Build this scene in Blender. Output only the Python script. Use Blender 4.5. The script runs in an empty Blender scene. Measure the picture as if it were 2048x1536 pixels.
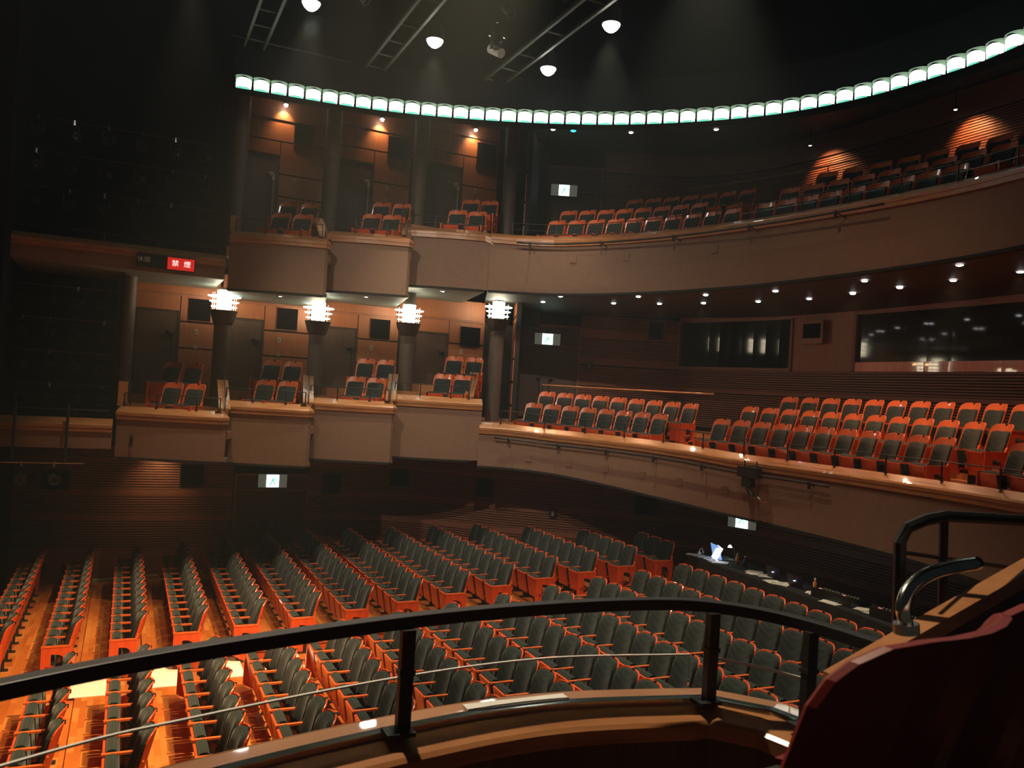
import bpy, bmesh, math, random
from mathutils import Vector, Matrix
random.seed(7)
S = bpy.context.scene
COL = S.collection
PI = math.pi
CZ = 5.02                                   # eye height above the lowest stalls row
def H(h): return CZ + h
# ------------------------------------------------------------------ camera
cd = bpy.data.cameras.new('camera'); cam = bpy.data.objects.new('camera', cd); COL.objects.link(cam)
yaw, pitch, roll = .4342, .0114, .0611
F = Vector((math.sin(yaw)*math.cos(pitch), math.cos(yaw)*math.cos(pitch), math.sin(pitch)))
R0 = Vector((math.cos(yaw), -math.sin(yaw), 0)); U0 = R0.cross(F)
Rr = math.cos(roll)*R0 + math.sin(roll)*U0; Uu = -math.sin(roll)*R0 + math.cos(roll)*U0
cam.matrix_world = Matrix((( Rr.x, Uu.x, -F.x, 0), (Rr.y, Uu.y, -F.y, 0), (Rr.z, Uu.z, -F.z, CZ), (0, 0, 0, 1)))
cd.sensor_width = 36; cd.lens = 1656/2048*36; cd.clip_start = .05; cd.clip_end = 200
cd.dof.use_dof = True; cd.dof.focus_distance = 17; cd.dof.aperture_fstop = 7.5
S.camera = cam
# ------------------------------------------------------------------ world, exposure
S.view_settings.view_transform = 'Standard'; S.view_settings.look = 'None'
S.view_settings.gamma = 1; S.view_settings.use_curve_mapping = False
S.view_settings.exposure = 0.3
S.cycles.max_bounces = 6; S.cycles.diffuse_bounces = 3; S.cycles.glossy_bounces = 3; S.cycles.transmission_bounces = 6; S.cycles.volume_bounces = 0
W = bpy.data.worlds.new('world'); S.world = W; W.use_nodes = True
W.node_tree.nodes['Background'].inputs[0].default_value = (.5, .6, .7, 1)
W.node_tree.nodes['Background'].inputs[1].default_value = .012
# ------------------------------------------------------------------ house lights hung from the ceiling, plus added fill spots
def spot(name, loc, tgt, power, size, blend=.6, col=(1, .84, .62), rad=.12):
    l = bpy.data.lights.new(name, 'SPOT'); l.energy = power; l.spot_size = math.radians(size); l.spot_blend = blend
    l.color = col; l.shadow_soft_size = rad
    o = bpy.data.objects.new(name, l); COL.objects.link(o); o.location = loc
    o.rotation_euler = (Vector(tgt)-Vector(loc)).to_track_quat('-Z', 'Y').to_euler()
    return o
WARM = (1, .80, .52)
HANG = [(2.75, 16.1), (5.36, 16.4), (8.04, 13.8), (8.02, 16.4), (4.0, 10.2), (7.2, 9.6)]
for i, (x, y) in enumerate(HANG):
    spot('house_or_fill_light', (x, y, H(7.05)), (x, y, 0), [1200, 1300, 1300, 380, 2200, 2400][i], 56 if i < 4 else 60, .8, WARM)
spot('house_or_fill_light', (4.4, 8.2, H(7)), (-.6, 14.0, 0), 10500, 44, .8, (1, .66, .32))
spot('house_or_fill_light', (3.0, 11.8, H(7)), (-.6, 11.0, 0), 2600, 36, .8, (1, .66, .32))
spot('house_or_fill_light', (.6, 15.5, H(7)), (1.2, 18.0, 0), 900, 44, .8, (1, .72, .40))  # added fill for the floor by the far wall, no fitting built
spot('house_or_fill_light', (.2, 6.5, H(7)), (.5, 2.2, H(-1)), 2800, 36, .7, (1, .78, .55))  # unseen fill added to brighten the near ledge and rail
spot('house_or_fill_light', (6.8, 11.5, H(6.9)), (9.9, 17.6, H(4.1)), 420, 26, .9, (1, .72, .45))  # unseen fill added for the left seats of the upper balcony
# stage lighting bars above the fore-stage wash the balcony fronts
spot('stage_light', (-1.0, 8.5, H(7.4)), (8.0, 18.5, H(.8)), 1700, 46, 1, (1, .84, .66), .05)
spot('stage_light', (2.5, 5.5, H(7.6)), (8.6, 17.5, H(.2)), 1500, 46, 1, (1, .84, .66), .05)
spot('stage_light', (4.5, 7.0, H(7.5)), (12.3, 12.0, H(-.3)), 520, 50, 1, (1, .66, .38), .05)

spot('wall_light_beam', (.85, 20.75, H(-1.95)), (.8, 21.45, H(-2.75)), 26, 100, .9, (1, .62, .30), .03)

# ------------------------------------------------------------------ materials
def new_mat(name):
    m = bpy.data.materials.new(name); m.use_nodes = True
    nt = m.node_tree; b = nt.nodes['Principled BSDF']; return m, nt, b
def ramp(nt, fac, cols):
    r = nt.nodes.new('ShaderNodeValToRGB'); nt.links.new(fac, r.inputs[0])
    e = r.color_ramp.elements
    e[0].position = cols[0][0]; e[0].color = (*cols[0][1], 1); e[1].position = cols[-1][0]; e[1].color = (*cols[-1][1], 1)
    for p, c in cols[1:-1]:
        k = e.new(p); k.color = (*c, 1)
    return r.outputs[0]
def coords(nt, scale, kind='Object'):
    t = nt.nodes.new('ShaderNodeTexCoord'); m = nt.nodes.new('ShaderNodeMapping')
    m.inputs['Scale'].default_value = scale; nt.links.new(t.outputs[kind], m.inputs[0]); return m.outputs[0]
def bump(nt, b, h, s, d=.01):
    n = nt.nodes.new('ShaderNodeBump'); n.inputs['Strength'].default_value = s; n.inputs['Distance'].default_value = d
    nt.links.new(h, n.inputs['Height']); nt.links.new(n.outputs[0], b.inputs['Normal'])
def wood(name, c1, c2, scale=(30, 30, 2), rough=.4, coat=0., spec=.5):
    m, nt, b = new_mat(name); v = coords(nt, scale)
    n = nt.nodes.new('ShaderNodeTexNoise'); n.inputs['Scale'].default_value = 1; n.inputs['Detail'].default_value = 5
    nt.links.new(v, n.inputs[0])
    nt.links.new(ramp(nt, n.outputs[0], [(.3, c1), (.7, c2)]), b.inputs['Base Color'])
    b.inputs['Roughness'].default_value = rough; b.inputs['Coat Weight'].default_value = coat
    b.inputs['Specular IOR Level'].default_value = spec
    bump(nt, b, n.outputs[0], .15, .004); return m
def plain(name, c, rough=.6, metal=0., vary=.12):
    m, nt, b = new_mat(name); v = coords(nt, (9, 9, 9))
    n = nt.nodes.new('ShaderNodeTexNoise'); n.inputs['Scale'].default_value = 1; n.inputs['Detail'].default_value = 4
    nt.links.new(v, n.inputs[0])
    nt.links.new(ramp(nt, n.outputs[0], [(.3, tuple(k*(1-vary) for k in c)), (.7, tuple(min(1, k*(1+vary)) for k in c))]), b.inputs['Base Color'])
    b.inputs['Roughness'].default_value = rough; b.inputs['Metallic'].default_value = metal; return m
def glow(name, c, s):
    m, nt, b = new_mat(name); b.inputs['Base Color'].default_value = (*[k*.5 for k in c], 1)
    b.inputs['Emission Color'].default_value = (*c, 1); b.inputs['Emission Strength'].default_value = s; return m
def fabric(name, c1, c2):
    m, nt, b = new_mat(name)
    t = nt.nodes.new('ShaderNodeTexCoord'); mp = nt.nodes.new('ShaderNodeMapping')
    mp.inputs['Rotation'].default_value = (0, PI/4, 0); mp.inputs['Scale'].default_value = (32, 32, 32)
    nt.links.new(t.outputs['Object'], mp.inputs[0])
    ck = nt.nodes.new('ShaderNodeTexVoronoi'); ck.inputs['Scale'].default_value = 1; ck.inputs['Randomness'].default_value = 0
    nt.links.new(mp.outputs[0], ck.inputs['Vector'])
    nt.links.new(ramp(nt, ck.outputs['Distance'], [(.15, c2), (.5, c1)]), b.inputs['Base Color'])
    b.inputs['Roughness'].default_value = .9; b.inputs['Sheen Weight'].default_value = .15; b.inputs['Sheen Roughness'].default_value = .5
    b.inputs['Specular IOR Level'].default_value = .15
    bump(nt, b, ck.outputs['Distance'], .3, .004); return m
def planks(name, c1, c2, c3, bw, bh, rot, rough=.35):
    m, nt, b = new_mat(name)
    t = nt.nodes.new('ShaderNodeTexCoord'); mp = nt.nodes.new('ShaderNodeMapping'); mp.inputs['Rotation'].default_value = (0, 0, rot)
    nt.links.new(t.outputs['Object'], mp.inputs[0])
    br = nt.nodes.new('ShaderNodeTexBrick'); br.inputs['Scale'].default_value = 1
    br.inputs['Brick Width'].default_value = bw; br.inputs['Row Height'].default_value = bh; br.inputs['Mortar Size'].default_value = .002
    br.inputs['Color1'].default_value = (0, 0, 0, 1); br.inputs['Color2'].default_value = (1, 1, 1, 1); br.inputs['Mortar'].default_value = (.05, .05, .05, 1)
    nt.links.new(mp.outputs[0], br.inputs[0])
    n = nt.nodes.new('ShaderNodeTexNoise'); n.inputs['Scale'].default_value = 1.3; n.inputs['Detail'].default_value = 6; nt.links.new(mp.outputs[0], n.inputs[0])
    mx = nt.nodes.new('ShaderNodeMix'); mx.inputs[0].default_value = .42
    sep = nt.nodes.new('ShaderNodeSeparateColor'); nt.links.new(br.outputs[0], sep.inputs[0])
    nt.links.new(sep.outputs[0], mx.inputs[2]); nt.links.new(n.outputs[0], mx.inputs[3])
    nt.links.new(ramp(nt, mx.outputs[0], [(.15, c1), (.5, c2), (.85, c3)]), b.inputs['Base Color'])
    b.inputs['Roughness'].default_value = rough; b.inputs['Coat Weight'].default_value = .25; b.inputs['Coat Roughness'].default_value = .2
    bump(nt, b, sep.outputs[0], .1, .003); return m
M = dict(
 seatwood=wood('seat_wood', (.60, .070, .014), (.76, .105, .022), (25, 25, 3), .33, .5),
 galwood=wood('gallery_seat_wood', (.56, .105, .028), (.70, .150, .042), (25, 25, 3), .36, .4),
 seatred=wood('seat_red_wood', (.26, .025, .008), (.38, .04, .012), (25, 25, 3), .4, .3),
 armwood=wood('arm_wood', (.62, .105, .022), (.80, .16, .035), (25, 6, 25), .3, .5),
 fabric=fabric('seat_fabric', (.014, .022, .021), (.042, .056, .052)),
 fabric2=fabric('gallery_fabric', (.018, .027, .027), (.040, .054, .052)),
 shadedback=plain('shaded_seat_red', (.17, .016, .012), .35), edge=plain('painted_edge_light', (.80, .82, .76), .4, 0, .02), blk=plain('black_metal', (.012, .012, .013), .45), dark=plain('dark_paint', (.010, .011, .012), .8),
 void=plain('black_masking', (.004, .004, .005), 1),
 steel=plain('steel', (.5, .5, .48), .25, 1), chrome=plain('chrome', (.62, .66, .58), .15, 1),
 fascia=plain('fascia_plaster', (.205, .125, .083), .75, 0, .05),
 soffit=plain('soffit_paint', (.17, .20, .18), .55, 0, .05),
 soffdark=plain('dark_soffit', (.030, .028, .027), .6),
 ledge=wood('ledge_wood', (.30, .125, .045), (.46, .215, .085), (3, 3, 40), .28, .5),
 panel=wood('wall_panel_wood', (.25, .085, .032), (.31, .11, .042), (18, 18, 1.2), .5),
 slat=wood('slat_wood', (.20, .075, .042), (.28, .11, .06), (2, 2, 60), .5),
 slatback=plain('slat_backing', (.008, .006, .006), .9),
 door=wood('door_wood', (.060, .034, .022), (.088, .050, .032), (60, 60, 1), .5),
 column=plain('column_paint', (.10, .072, .055), .6), cap=plain('capital_paint', (.035, .022, .018), .5),
 floor=planks('stalls_parquet', (.40, .10, .016), (.50, .145, .026), (.64, .24, .05), .52, .085, PI/2),
 boxfloor=planks('box_parquet', (.30, .12, .045), (.40, .18, .07), (.52, .26, .11), .6, .08, 0),
 mat=plain('pale_mat', (.85, .80, .66), .7, 0, .04), plinth=plain('grey_plinth', (.42, .38, .32), .6),
 white=plain('white_paper', (.75, .75, .70), .7), plate=plain('switch_plate', (.42, .40, .34), .5),
 red=glow('red_sign', (.75, .018, .012), .55), wtxt=glow('sign_letters', (1, .93, .85), .9), gtxt=plain('unlit_letters', (.62, .68, .66), .6),
 signblk=plain('sign_black', (.012, .015, .015), .4), exitp=glow('exit_side_panel', (.50, .52, .42), .10),
 exitc=glow('exit_pane', (.62, 1, .93), 3.2), exitg=glow('exit_pictogram', (.10, .62, .40), 1.2),
 ring=glow('ring_lens', (.86, 1, .90), 5.0), ringlow=glow('ring_lower_glass', (.16, .80, .58), .9), ringrim=glow('ring_rim_glass', (.38, .56, .38), .45),
 lens=glow('lamp_lens', (1, .98, .92), 30), dl=glow('downlight_lens', (1, .97, 1), 22), dldim=glow('amber_dot', (.7, .25, .06), .8), cyan=glow('cyan_dot', (.05, .6, .75), 1.4),
 colglass=glow('column_lamp_glass', (1, .84, .58), 24), colring=glow('column_lamp_ring_glass', (.80, 1, .92), 2.0),
 drape=plain('black_drape', (.010, .010, .012), .95), screen=glow('screen', (.85, .88, 1), 1.6), bluelid=glow('glowing_blue_lid', (.22, .42, .85), .7),
 lid=plain('laptop_lid', (.05, .035, .045), .4, .5), logo=glow('lid_light', (.55, .6, 1), 1.2), bluedot=glow('blue_dot', (.03, .03, .8), .8),
 olive=plain('galvanised_rail', (.055, .052, .03), .5, .3), orange=plain('orange_plastic', (.6, .2, .04), .5), pinkdot=glow('red_dot', (.9, .25, .2), .5))
g = bpy.data.materials.new('glass'); g.use_nodes = True; nt = g.node_tree; b = nt.nodes['Principled BSDF']
b.inputs['Transmission Weight'].default_value = 1; b.inputs['Roughness'].default_value = .0; b.inputs['IOR'].default_value = 1.02; b.inputs['Base Color'].default_value = (.96, .98, .97, 1)
M['glass'] = g
M['void'].node_tree.nodes['Principled BSDF'].inputs['Specular IOR Level'].default_value = .08
g = bpy.data.materials.new('dark_glass'); g.use_nodes = True; b = g.node_tree.nodes['Principled BSDF']
b.inputs['Base Color'].default_value = (.006, .008, .008, 1); b.inputs['Roughness'].default_value = .06; b.inputs['Specular IOR Level'].default_value = .22
M['dglass'] = g

# ------------------------------------------------------------------ helpers
class MB:
    def __init__(s): s.v = []; s.f = []
    def add(s, vs, fs):
        n = len(s.v); s.v += [tuple(v) for v in vs]; s.f += [tuple(i+n for i in f) for f in fs]; return s
    def box(s, a, b):
        (x0, y0, z0), (x1, y1, z1) = a, b
        return s.add([(x0,y0,z0),(x1,y0,z0),(x1,y1,z0),(x0,y1,z0),(x0,y0,z1),(x1,y0,z1),(x1,y1,z1),(x0,y1,z1)],
                     [(0,3,2,1),(4,5,6,7),(0,1,5,4),(1,2,6,5),(2,3,7,6),(3,0,4,7)])
    def obox(s, p0, p1, w, z0, z1, side=0):
        # box along the ground line p0-p1, thickness w to the left (side=1), right (-1) or centred (0)
        d = Vector((p1[0]-p0[0], p1[1]-p0[1])); L = d.length; d /= L; n = Vector((-d.y, d.x))
        a, b_ = (-w/2, w/2) if side == 0 else ((0, w) if side > 0 else (-w, 0))
        q = [(p0[0]+n.x*a, p0[1]+n.y*a), (p1[0]+n.x*a, p1[1]+n.y*a), (p1[0]+n.x*b_, p1[1]+n.y*b_), (p0[0]+n.x*b_, p0[1]+n.y*b_)]
        return s.add([(*k, z0) for k in q]+[(*k, z1) for k in q], [(0,3,2,1),(4,5,6,7),(0,1,5,4),(1,2,6,5),(2,3,7,6),(3,0,4,7)])
    def tube(s, p, q, r, n=8, r2=None):
        p, q = Vector(p), Vector(q); r2 = r if r2 is None else r2; d = (q-p).normalized()
        u = d.orthogonal().normalized(); w = d.cross(u); vs = []
        for c, rr in ((p, r), (q, r2)):
            for i in range(n):
                t = 2*PI*i/n; vs.append(c+u*math.cos(t)*rr+w*math.sin(t)*rr)
        return s.add(vs, [(i, (i+1) % n, (i+1) % n+n, i+n) for i in range(n)]+[tuple(reversed(range(n))), tuple(range(n, 2*n))])
    def path(s, pts, r, n=6):
        pts = [Vector(p) for p in pts]; K = len(pts); vs = []; u = None
        for i, p in enumerate(pts):
            d = (pts[min(i+1, K-1)]-pts[max(i-1, 0)]).normalized()
            u = (d.orthogonal() if u is None else u-d*u.dot(d)).normalized(); w = d.cross(u)
            vs += [p+u*math.cos(2*PI*j/n)*r+w*math.sin(2*PI*j/n)*r for j in range(n)]
        fs = [(i*n+j, i*n+(j+1) % n, (i+1)*n+(j+1) % n, (i+1)*n+j) for i in range(K-1) for j in range(n)]
        return s.add(vs, fs+[tuple(reversed(range(n))), tuple(range((K-1)*n, K*n))])
    def lathe(s, prof, n=20, c=(0, 0, 0)):
        vs = []; m = len(prof)
        for i in range(n):
            t = 2*PI*i/n
            vs += [(c[0]+r*math.cos(t), c[1]+r*math.sin(t), c[2]+z) for r, z in prof]
        fs = [(i*m+j, ((i+1) % n)*m+j, ((i+1) % n)*m+j+1, i*m+j+1) for i in range(n) for j in range(m-1)]
        return s.add(vs, fs)
    def sweep(s, line, prof, nrm, zs=None, close=True):
        # line: ground points, nrm: their outward normals, prof: (outward offset, dz) loop, zs: z per point
        m = len(prof); vs = []
        for i, (p, n_) in enumerate(zip(line, nrm)):
            z = zs[i] if zs else 0
            vs += [(p[0]+n_[0]*o, p[1]+n_[1]*o, z+(d(i) if callable(d) else d)) for o, d in prof]
        fs = [(i*m+j, (i+1)*m+j, (i+1)*m+(j+1) % m, i*m+(j+1) % m) for i in range(len(line)-1) for j in range(m if close else m-1)]
        if close: fs += [tuple(range(m)), tuple(reversed(range((len(line)-1)*m, len(line)*m)))]
        return s.add(vs, fs)
    def mesh(s, name, mat, smooth=False):
        me = bpy.data.meshes.new(name); me.from_pydata(s.v, [], s.f); me.materials.append(mat)
        bm = bmesh.new(); bm.from_mesh(me); bmesh.ops.recalc_face_normals(bm, faces=bm.faces); bm.to_mesh(me); bm.free()
        if smooth:
            for p in me.polygons: p.use_smooth = True
        return me
    def obj(s, name, mat, parent=None, smooth=False, bev=0):
        o = bpy.data.objects.new(name, s.mesh(name, mat, smooth)); COL.objects.link(o)
        if parent: o.parent = parent; o.matrix_parent_inverse = Matrix.Translation(-Vector(parent.location)) if parent.rotation_euler.z == 0 else parent.matrix_basis.inverted()
        if bev:
            m = o.modifiers.new('bevel', 'BEVEL'); m.width = bev; m.segments = 2
        return o
def tag(o, label, cat, group=None, kind=None):
    o['label'] = label; o['category'] = cat
    if group: o['group'] = group
    if kind: o['kind'] = kind
    return o
def struct(o, label=None):
    o['kind'] = 'structure'
    if label: o['label'] = label
    return o
def thing(name, loc, rz, label, cat, group=None, kind=None):
    o = bpy.data.objects.new(name, None); COL.objects.link(o); o.location = loc; o.rotation_euler = (0, 0, rz); o.empty_display_size = .1
    return tag(o, label, cat, group, kind)
def local(name, mb_or_mesh, mat, parent, smooth=False):
    # a part given in the parent's own coordinates
    me = mb_or_mesh if isinstance(mb_or_mesh, bpy.types.Mesh) else mb_or_mesh.mesh(name, mat, smooth)
    o = bpy.data.objects.new(name, me); COL.objects.link(o); o.parent = parent; return o
def stamp(name, parts, loc, rz, label, cat, group=None):
    # a thing made of shared part meshes: parts = [(name, mesh), ...] or with sub-parts
    t = thing(name, loc, rz, label, cat, group)
    for p in parts:
        o = bpy.data.objects.new(p[0], p[1]); COL.objects.link(o); o.parent = t
        for c in p[2:]:
            k = bpy.data.objects.new(c[0], c[1]); COL.objects.link(k); k.parent = o
    return t
ORD = 'first second third fourth fifth sixth seventh eighth ninth tenth eleventh twelfth thirteenth fourteenth fifteenth sixteenth'.split()
def catmull(P, n=16):
    P = [Vector(p) for p in P]; P = [2*P[0]-P[1]]+P+[2*P[-1]-P[-2]]; out = []
    for i in range(1, len(P)-2):
        for k in range(n):
            t = k/n; a, b_, c, d = P[i-1:i+3]
            out.append(.5*((2*b_)+(-a+c)*t+(2*a-5*b_+4*c-d)*t*t+(-a+3*b_-3*c+d)*t**3))
    out.append(P[-2]); return out
class Curve:
    def __init__(s, pts, n=16):
        s.p = catmull(pts, n); s.L = [0]
        for a, b_ in zip(s.p[:-1], s.p[1:]): s.L.append(s.L[-1]+(b_-a).length)
        s.n = []
        for i in range(len(s.p)):
            t = (s.p[min(i+1, len(s.p)-1)]-s.p[max(i-1, 0)]).normalized(); s.n.append(Vector((-t.y, t.x)))
    def at(s, L):
        L = max(0, min(L, s.L[-1]-1e-6))
        for i in range(len(s.L)-1):
            if s.L[i+1] >= L:
                u = (L-s.L[i])/(s.L[i+1]-s.L[i]); return s.p[i].lerp(s.p[i+1], u), s.n[i].lerp(s.n[i+1], u).normalized()
    def cut(s, L0, L1, step=.35):
        k = max(1, int((L1-L0)/step)); r = [s.at(L0+(L1-L0)*i/k) for i in range(k+1)]
        return [a for a, _ in r], [b_ for _, b_ in r]
def poly(line):
    # normals of a ground polyline, pointing left of its direction
    n = []
    for i in range(len(line)):
        t = (Vector(line[min(i+1, len(line)-1)])-Vector(line[max(i-1, 0)])).normalized(); n.append((-t.y, t.x))
    return n

# ------------------------------------------------------------------ stalls floor, wall and stage masking
ROWX = lambda r: -1.91+.95*r
QH = {8: -3.86, 9: -3.75, 10: -3.64, 11: -3.55, 12: -3.46, 13: -3.37}
def Q(r): return -4.398+.0206*r+.0059*r*r if r <= 7 else QH.get(r, -3.30)
def RF(r): return H(Q(max(r, 0))-.62)
m = MB()
for r in range(-4, 15):
    x0 = ROWX(r)-.42; x1 = x0+.95
    if r == -4: x0 = -7
    if r == 14: x1 = 17
    m.box((x0, -1, RF(r)-.5), (x1, 23, RF(r) if r < 14 else RF(13)))
struct(m.obj('floor', M['floor']), 'orange parquet stalls floor rising in low steps')

WALL = Curve([(-5, 22.0), (-2.2, 21.65), (0, 21.42), (2.4, 21.4), (4.4, 21.4), (5.6, 21.3), (6.7, 20.9), (7.7, 20.15), (8.7, 19.25), (9.8, 18.5), (11.4, 17.6), (13.0, 16.2), (13.7, 13.5), (13.9, 9), (13.6, 4)], 8)
def slat_wall(name, line, nrm, zones, bands, zlo, zhi, label, slat_h=.036, pitch=.06, back=.06):
    """backing wall with real horizontal slats (joined) and plain bands; normals point away from the hall"""
    w = MB().sweep(line, [(back, zlo), (back+.15, zlo), (back+.15, zhi), (back, zhi)], nrm).obj(name, M['slatback'])
    struct(w, label)
    s = MB()
    for a, b_ in zones:
        z = a+.012
        while z+slat_h < b_:
            s.sweep(line, [(0, z), (back, z), (back, z+slat_h), (0, z+slat_h)], nrm); z += pitch
    o = s.obj('slats', M['slat'], w); o['kind'] = 'stuff'
    for a, b_ in bands:
        i = 0
        while i < len(line)-1:
            j = min(i+7, len(line)-1)
            MB().sweep(line[i:j+1], [(-.004, a), (back, a), (back, b_), (-.004, b_)], nrm[i:j+1]).obj('wall_panel', M['slat'], w); i = j
    return w
def Lx(curve, x):  # arc length at a given x on the early part of the curve
    for i in range(len(curve.p)-1):
        if curve.p[i].x <= x <= curve.p[i+1].x: return curve.L[i]+(x-curve.p[i].x)/(curve.p[i+1].x-curve.p[i].x)*(curve.L[i+1]-curve.L[i])
zs = [(H(-4.22), H(-3.55)), (H(-3.40), H(-2.93)), (H(-2.80), H(-2.14)), (H(-2.1), H(-1.7))]
bs = [(0, H(-4.22)), (H(-3.55), H(-3.40)), (H(-2.93), H(-2.80)), (H(-2.14), H(-2.1))]
l, n = WALL.cut(0, Lx(WALL, 2.52)); n = [tuple(k) for k in n]
slat_wall('wall_side_stalls', l, n, zs, bs, -.1, H(-1.5), 'slatted dark wood stalls wall left of the double door')
l, n = WALL.cut(Lx(WALL, 4.36), WALL.L[-1], .45)
slat_wall('wall_back_stalls', l, [tuple(k) for k in n], zs, bs, -.1, H(-1.5), 'slatted dark wood stalls wall curving right from the double door')
# pale kick plates at the foot of the wall
for i, (x0, x1, h) in enumerate([(-.62, .16, -4.87), (.62, 1.28, -4.82), (1.62, 2.2, -4.76), (-2.1, -1.1, -4.9)][:3]):
    tag(MB().box((x0, 21.30, H(h-.16)), (x1, 21.40, H(h))).obj('kick_plate', M['plinth']), f'{["first", "second", "third"][i]} pale grey kick plate from the stage at the foot of the stalls wall', 'kick plate', 'kick plates of the stalls wall')
def double_door(name, p0, p1, z0, z1, label, lintel=.35, out=.04):
    d = Vector((p1[0]-p0[0], p1[1]-p0[1])); L = d.length; rz = math.atan2(d.y, d.x)
    t = bpy.data.objects.new(name, None); COL.objects.link(t); t.location = (p0[0], p0[1], z0); t.rotation_euler = (0, 0, rz); struct(t, label)
    h = z1-z0
    local('frame', MB().box((0, -out, 0), (.05, .1, h+lintel)).box((L-.05, -out, 0), (L, .1, h+lintel)).box((.05, -out, h), (L-.05, .1, h+.04)).box((.05, -out, h+lintel-.05), (L-.05, .1, h+lintel)), M['slat'], t)
    local('overpanel', MB().box((.05, 0, h+.04), (L-.05, .1, h+lintel-.05)), M['door'], t)
    for s in (0, 1):
        a = .05+s*(L/2-.05); b_ = a+L/2-.055
        lf = local('door_leaf', MB().box((a, .02, .01), (b_, .07, h)), M['door'], t)
        cx = L/2+(.13 if s else -.13)
        hd = MB().tube((cx, -.03, .12), (cx, -.03, .98), .012).box((cx-.02, -.035, .98), (cx+.02, .02, 1.16))
        hd.lathe([(0, 0), (.035, .01), (.062, .07), (.06, .085), (0, .06)], 10, (cx+(.04 if s else -.04), -.06, 1.08))
        k = local('door_handle', hd, M['blk'], lf)
    return t
double_door('door_1', (2.54, 21.38), (4.34, 21.38), RF(4)+.12, H(-2.80), 'dark double door of the stalls under the lit exit sign', .42)
# black speaker panels in the stalls wall
SP = [(-1.35, -2.62, .55, .40, 0), (1.55, -2.46, .5, .46, 0), (4.95, -2.62, .46, .48, -.1), (6.62, -2.38, .46, .42, -.45), (8.45, -2.45, .42, .4, -.75), (11.9, -2.6, .5, .42, -.75)]
for i, (x, h, w_, hh, rz) in enumerate(SP):
    L = Lx(WALL, x); p, nn = WALL.at(L)
    t = thing('wall_speaker', (p.x-nn.x*.05, p.y-nn.y*.05, H(h)), math.atan2(-nn.x, nn.y), f'{ORD[i]} black square wall loudspeaker from the stage along the stalls wall', 'speaker', 'black loudspeakers in the stalls wall')
    local('grille', MB().box((-w_/2, -.01, -hh/2), (w_/2, .02, hh/2)), M['void'], t)
    local('housing', MB().box((-w_/2-.02, .0, -hh/2-.02), (w_/2+.02, .1, hh/2+.02)), M['dark'], t)
for i, x in enumerate((-1.55, -.98)):
    tag(MB().box((x-.13, 21.44-.02, H(-4.72)), (x+.13, 21.56, H(-4.56))).obj('wall_vent', M['void']), ['small black vent low in the stalls wall, nearer the stage', 'small black vent low in the stalls wall, farther from the stage'][i], 'vent')
def plaque(x, y, h, rz, label):
    t = thing('wall_plaque', (x, y, H(h)), rz, label, 'sign')
    local('board', MB().box((-.09, -.02, -.1), (.09, 0, .1)), M['signblk'], t)
    local('marks', MB().box((-.03, -.024, -.05), (.03, -.02, -.03)).box((-.03, -.024, -.01), (.03, -.02, .01)).box((-.03, -.024, .03), (.03, -.02, .05)), M['plate'], t)
plaque(4.62, 21.33, -3.02, 0, 'small black plaque beside the stalls double door')
p, nn = WALL.at(Lx(WALL, 9.9)); plaque(p.x-nn.x*.06, p.y-nn.y*.06, -2.95, math.atan2(-nn.x, nn.y), 'small black plaque on the curved stalls wall behind the rear rows')
# black masking beside the stage
struct(MB().box((-3.6, 17.8, -.1), (-2.2, 23, H(9.8))).obj('wall_left', M['void']), 'black stage masking at the left edge')
struct(MB().box((-7, 22.5, -.5), (17.5, 23, H(9.8))).obj('wall_far', M['void']), 'black outer wall behind the side galleries')
struct(MB().box((17, -1, -.5), (17.5, 23, H(9.8))).obj('wall_right', M['void']), 'black outer wall behind the balconies')
struct(MB().box((-7, -1, H(9.8)), (17.5, 23, H(10.1))).obj('ceiling', M['void']), 'black auditorium ceiling')
# raised cross aisle mats
for k, r in enumerate((1, 2, 3, 4)):
    tag(MB().box((ROWX(r)+.44, 13.93, RF(r+1)-.002), (ROWX(r)+1.08, 14.9, RF(r+1)+.008)).obj('aisle_mat', M['mat']),
        f'pale cream mat on the cross aisle floor, {ORD[k]} from the stage', 'mat', 'cream mats on the stalls cross aisle')
for k, (x, y) in enumerate([(-.85, 14.9), (-.1, 15.05), (.12, 13.85), (-1.9, 13.6)]):
    wh = ('beyond the cream mats', 'at the far edge of the first cream mat', 'at the near edge of the first cream mat', 'farthest to the left')[k]
    tag(MB().box((x-.05, y-.03, RF(1)), (x+.05, y+.03, RF(1)+.012)).obj('floor_marker', M['mat']), f'tiny tape marker on the stalls floor, {wh}', 'marker', 'tape markers on the stalls floor')

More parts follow.
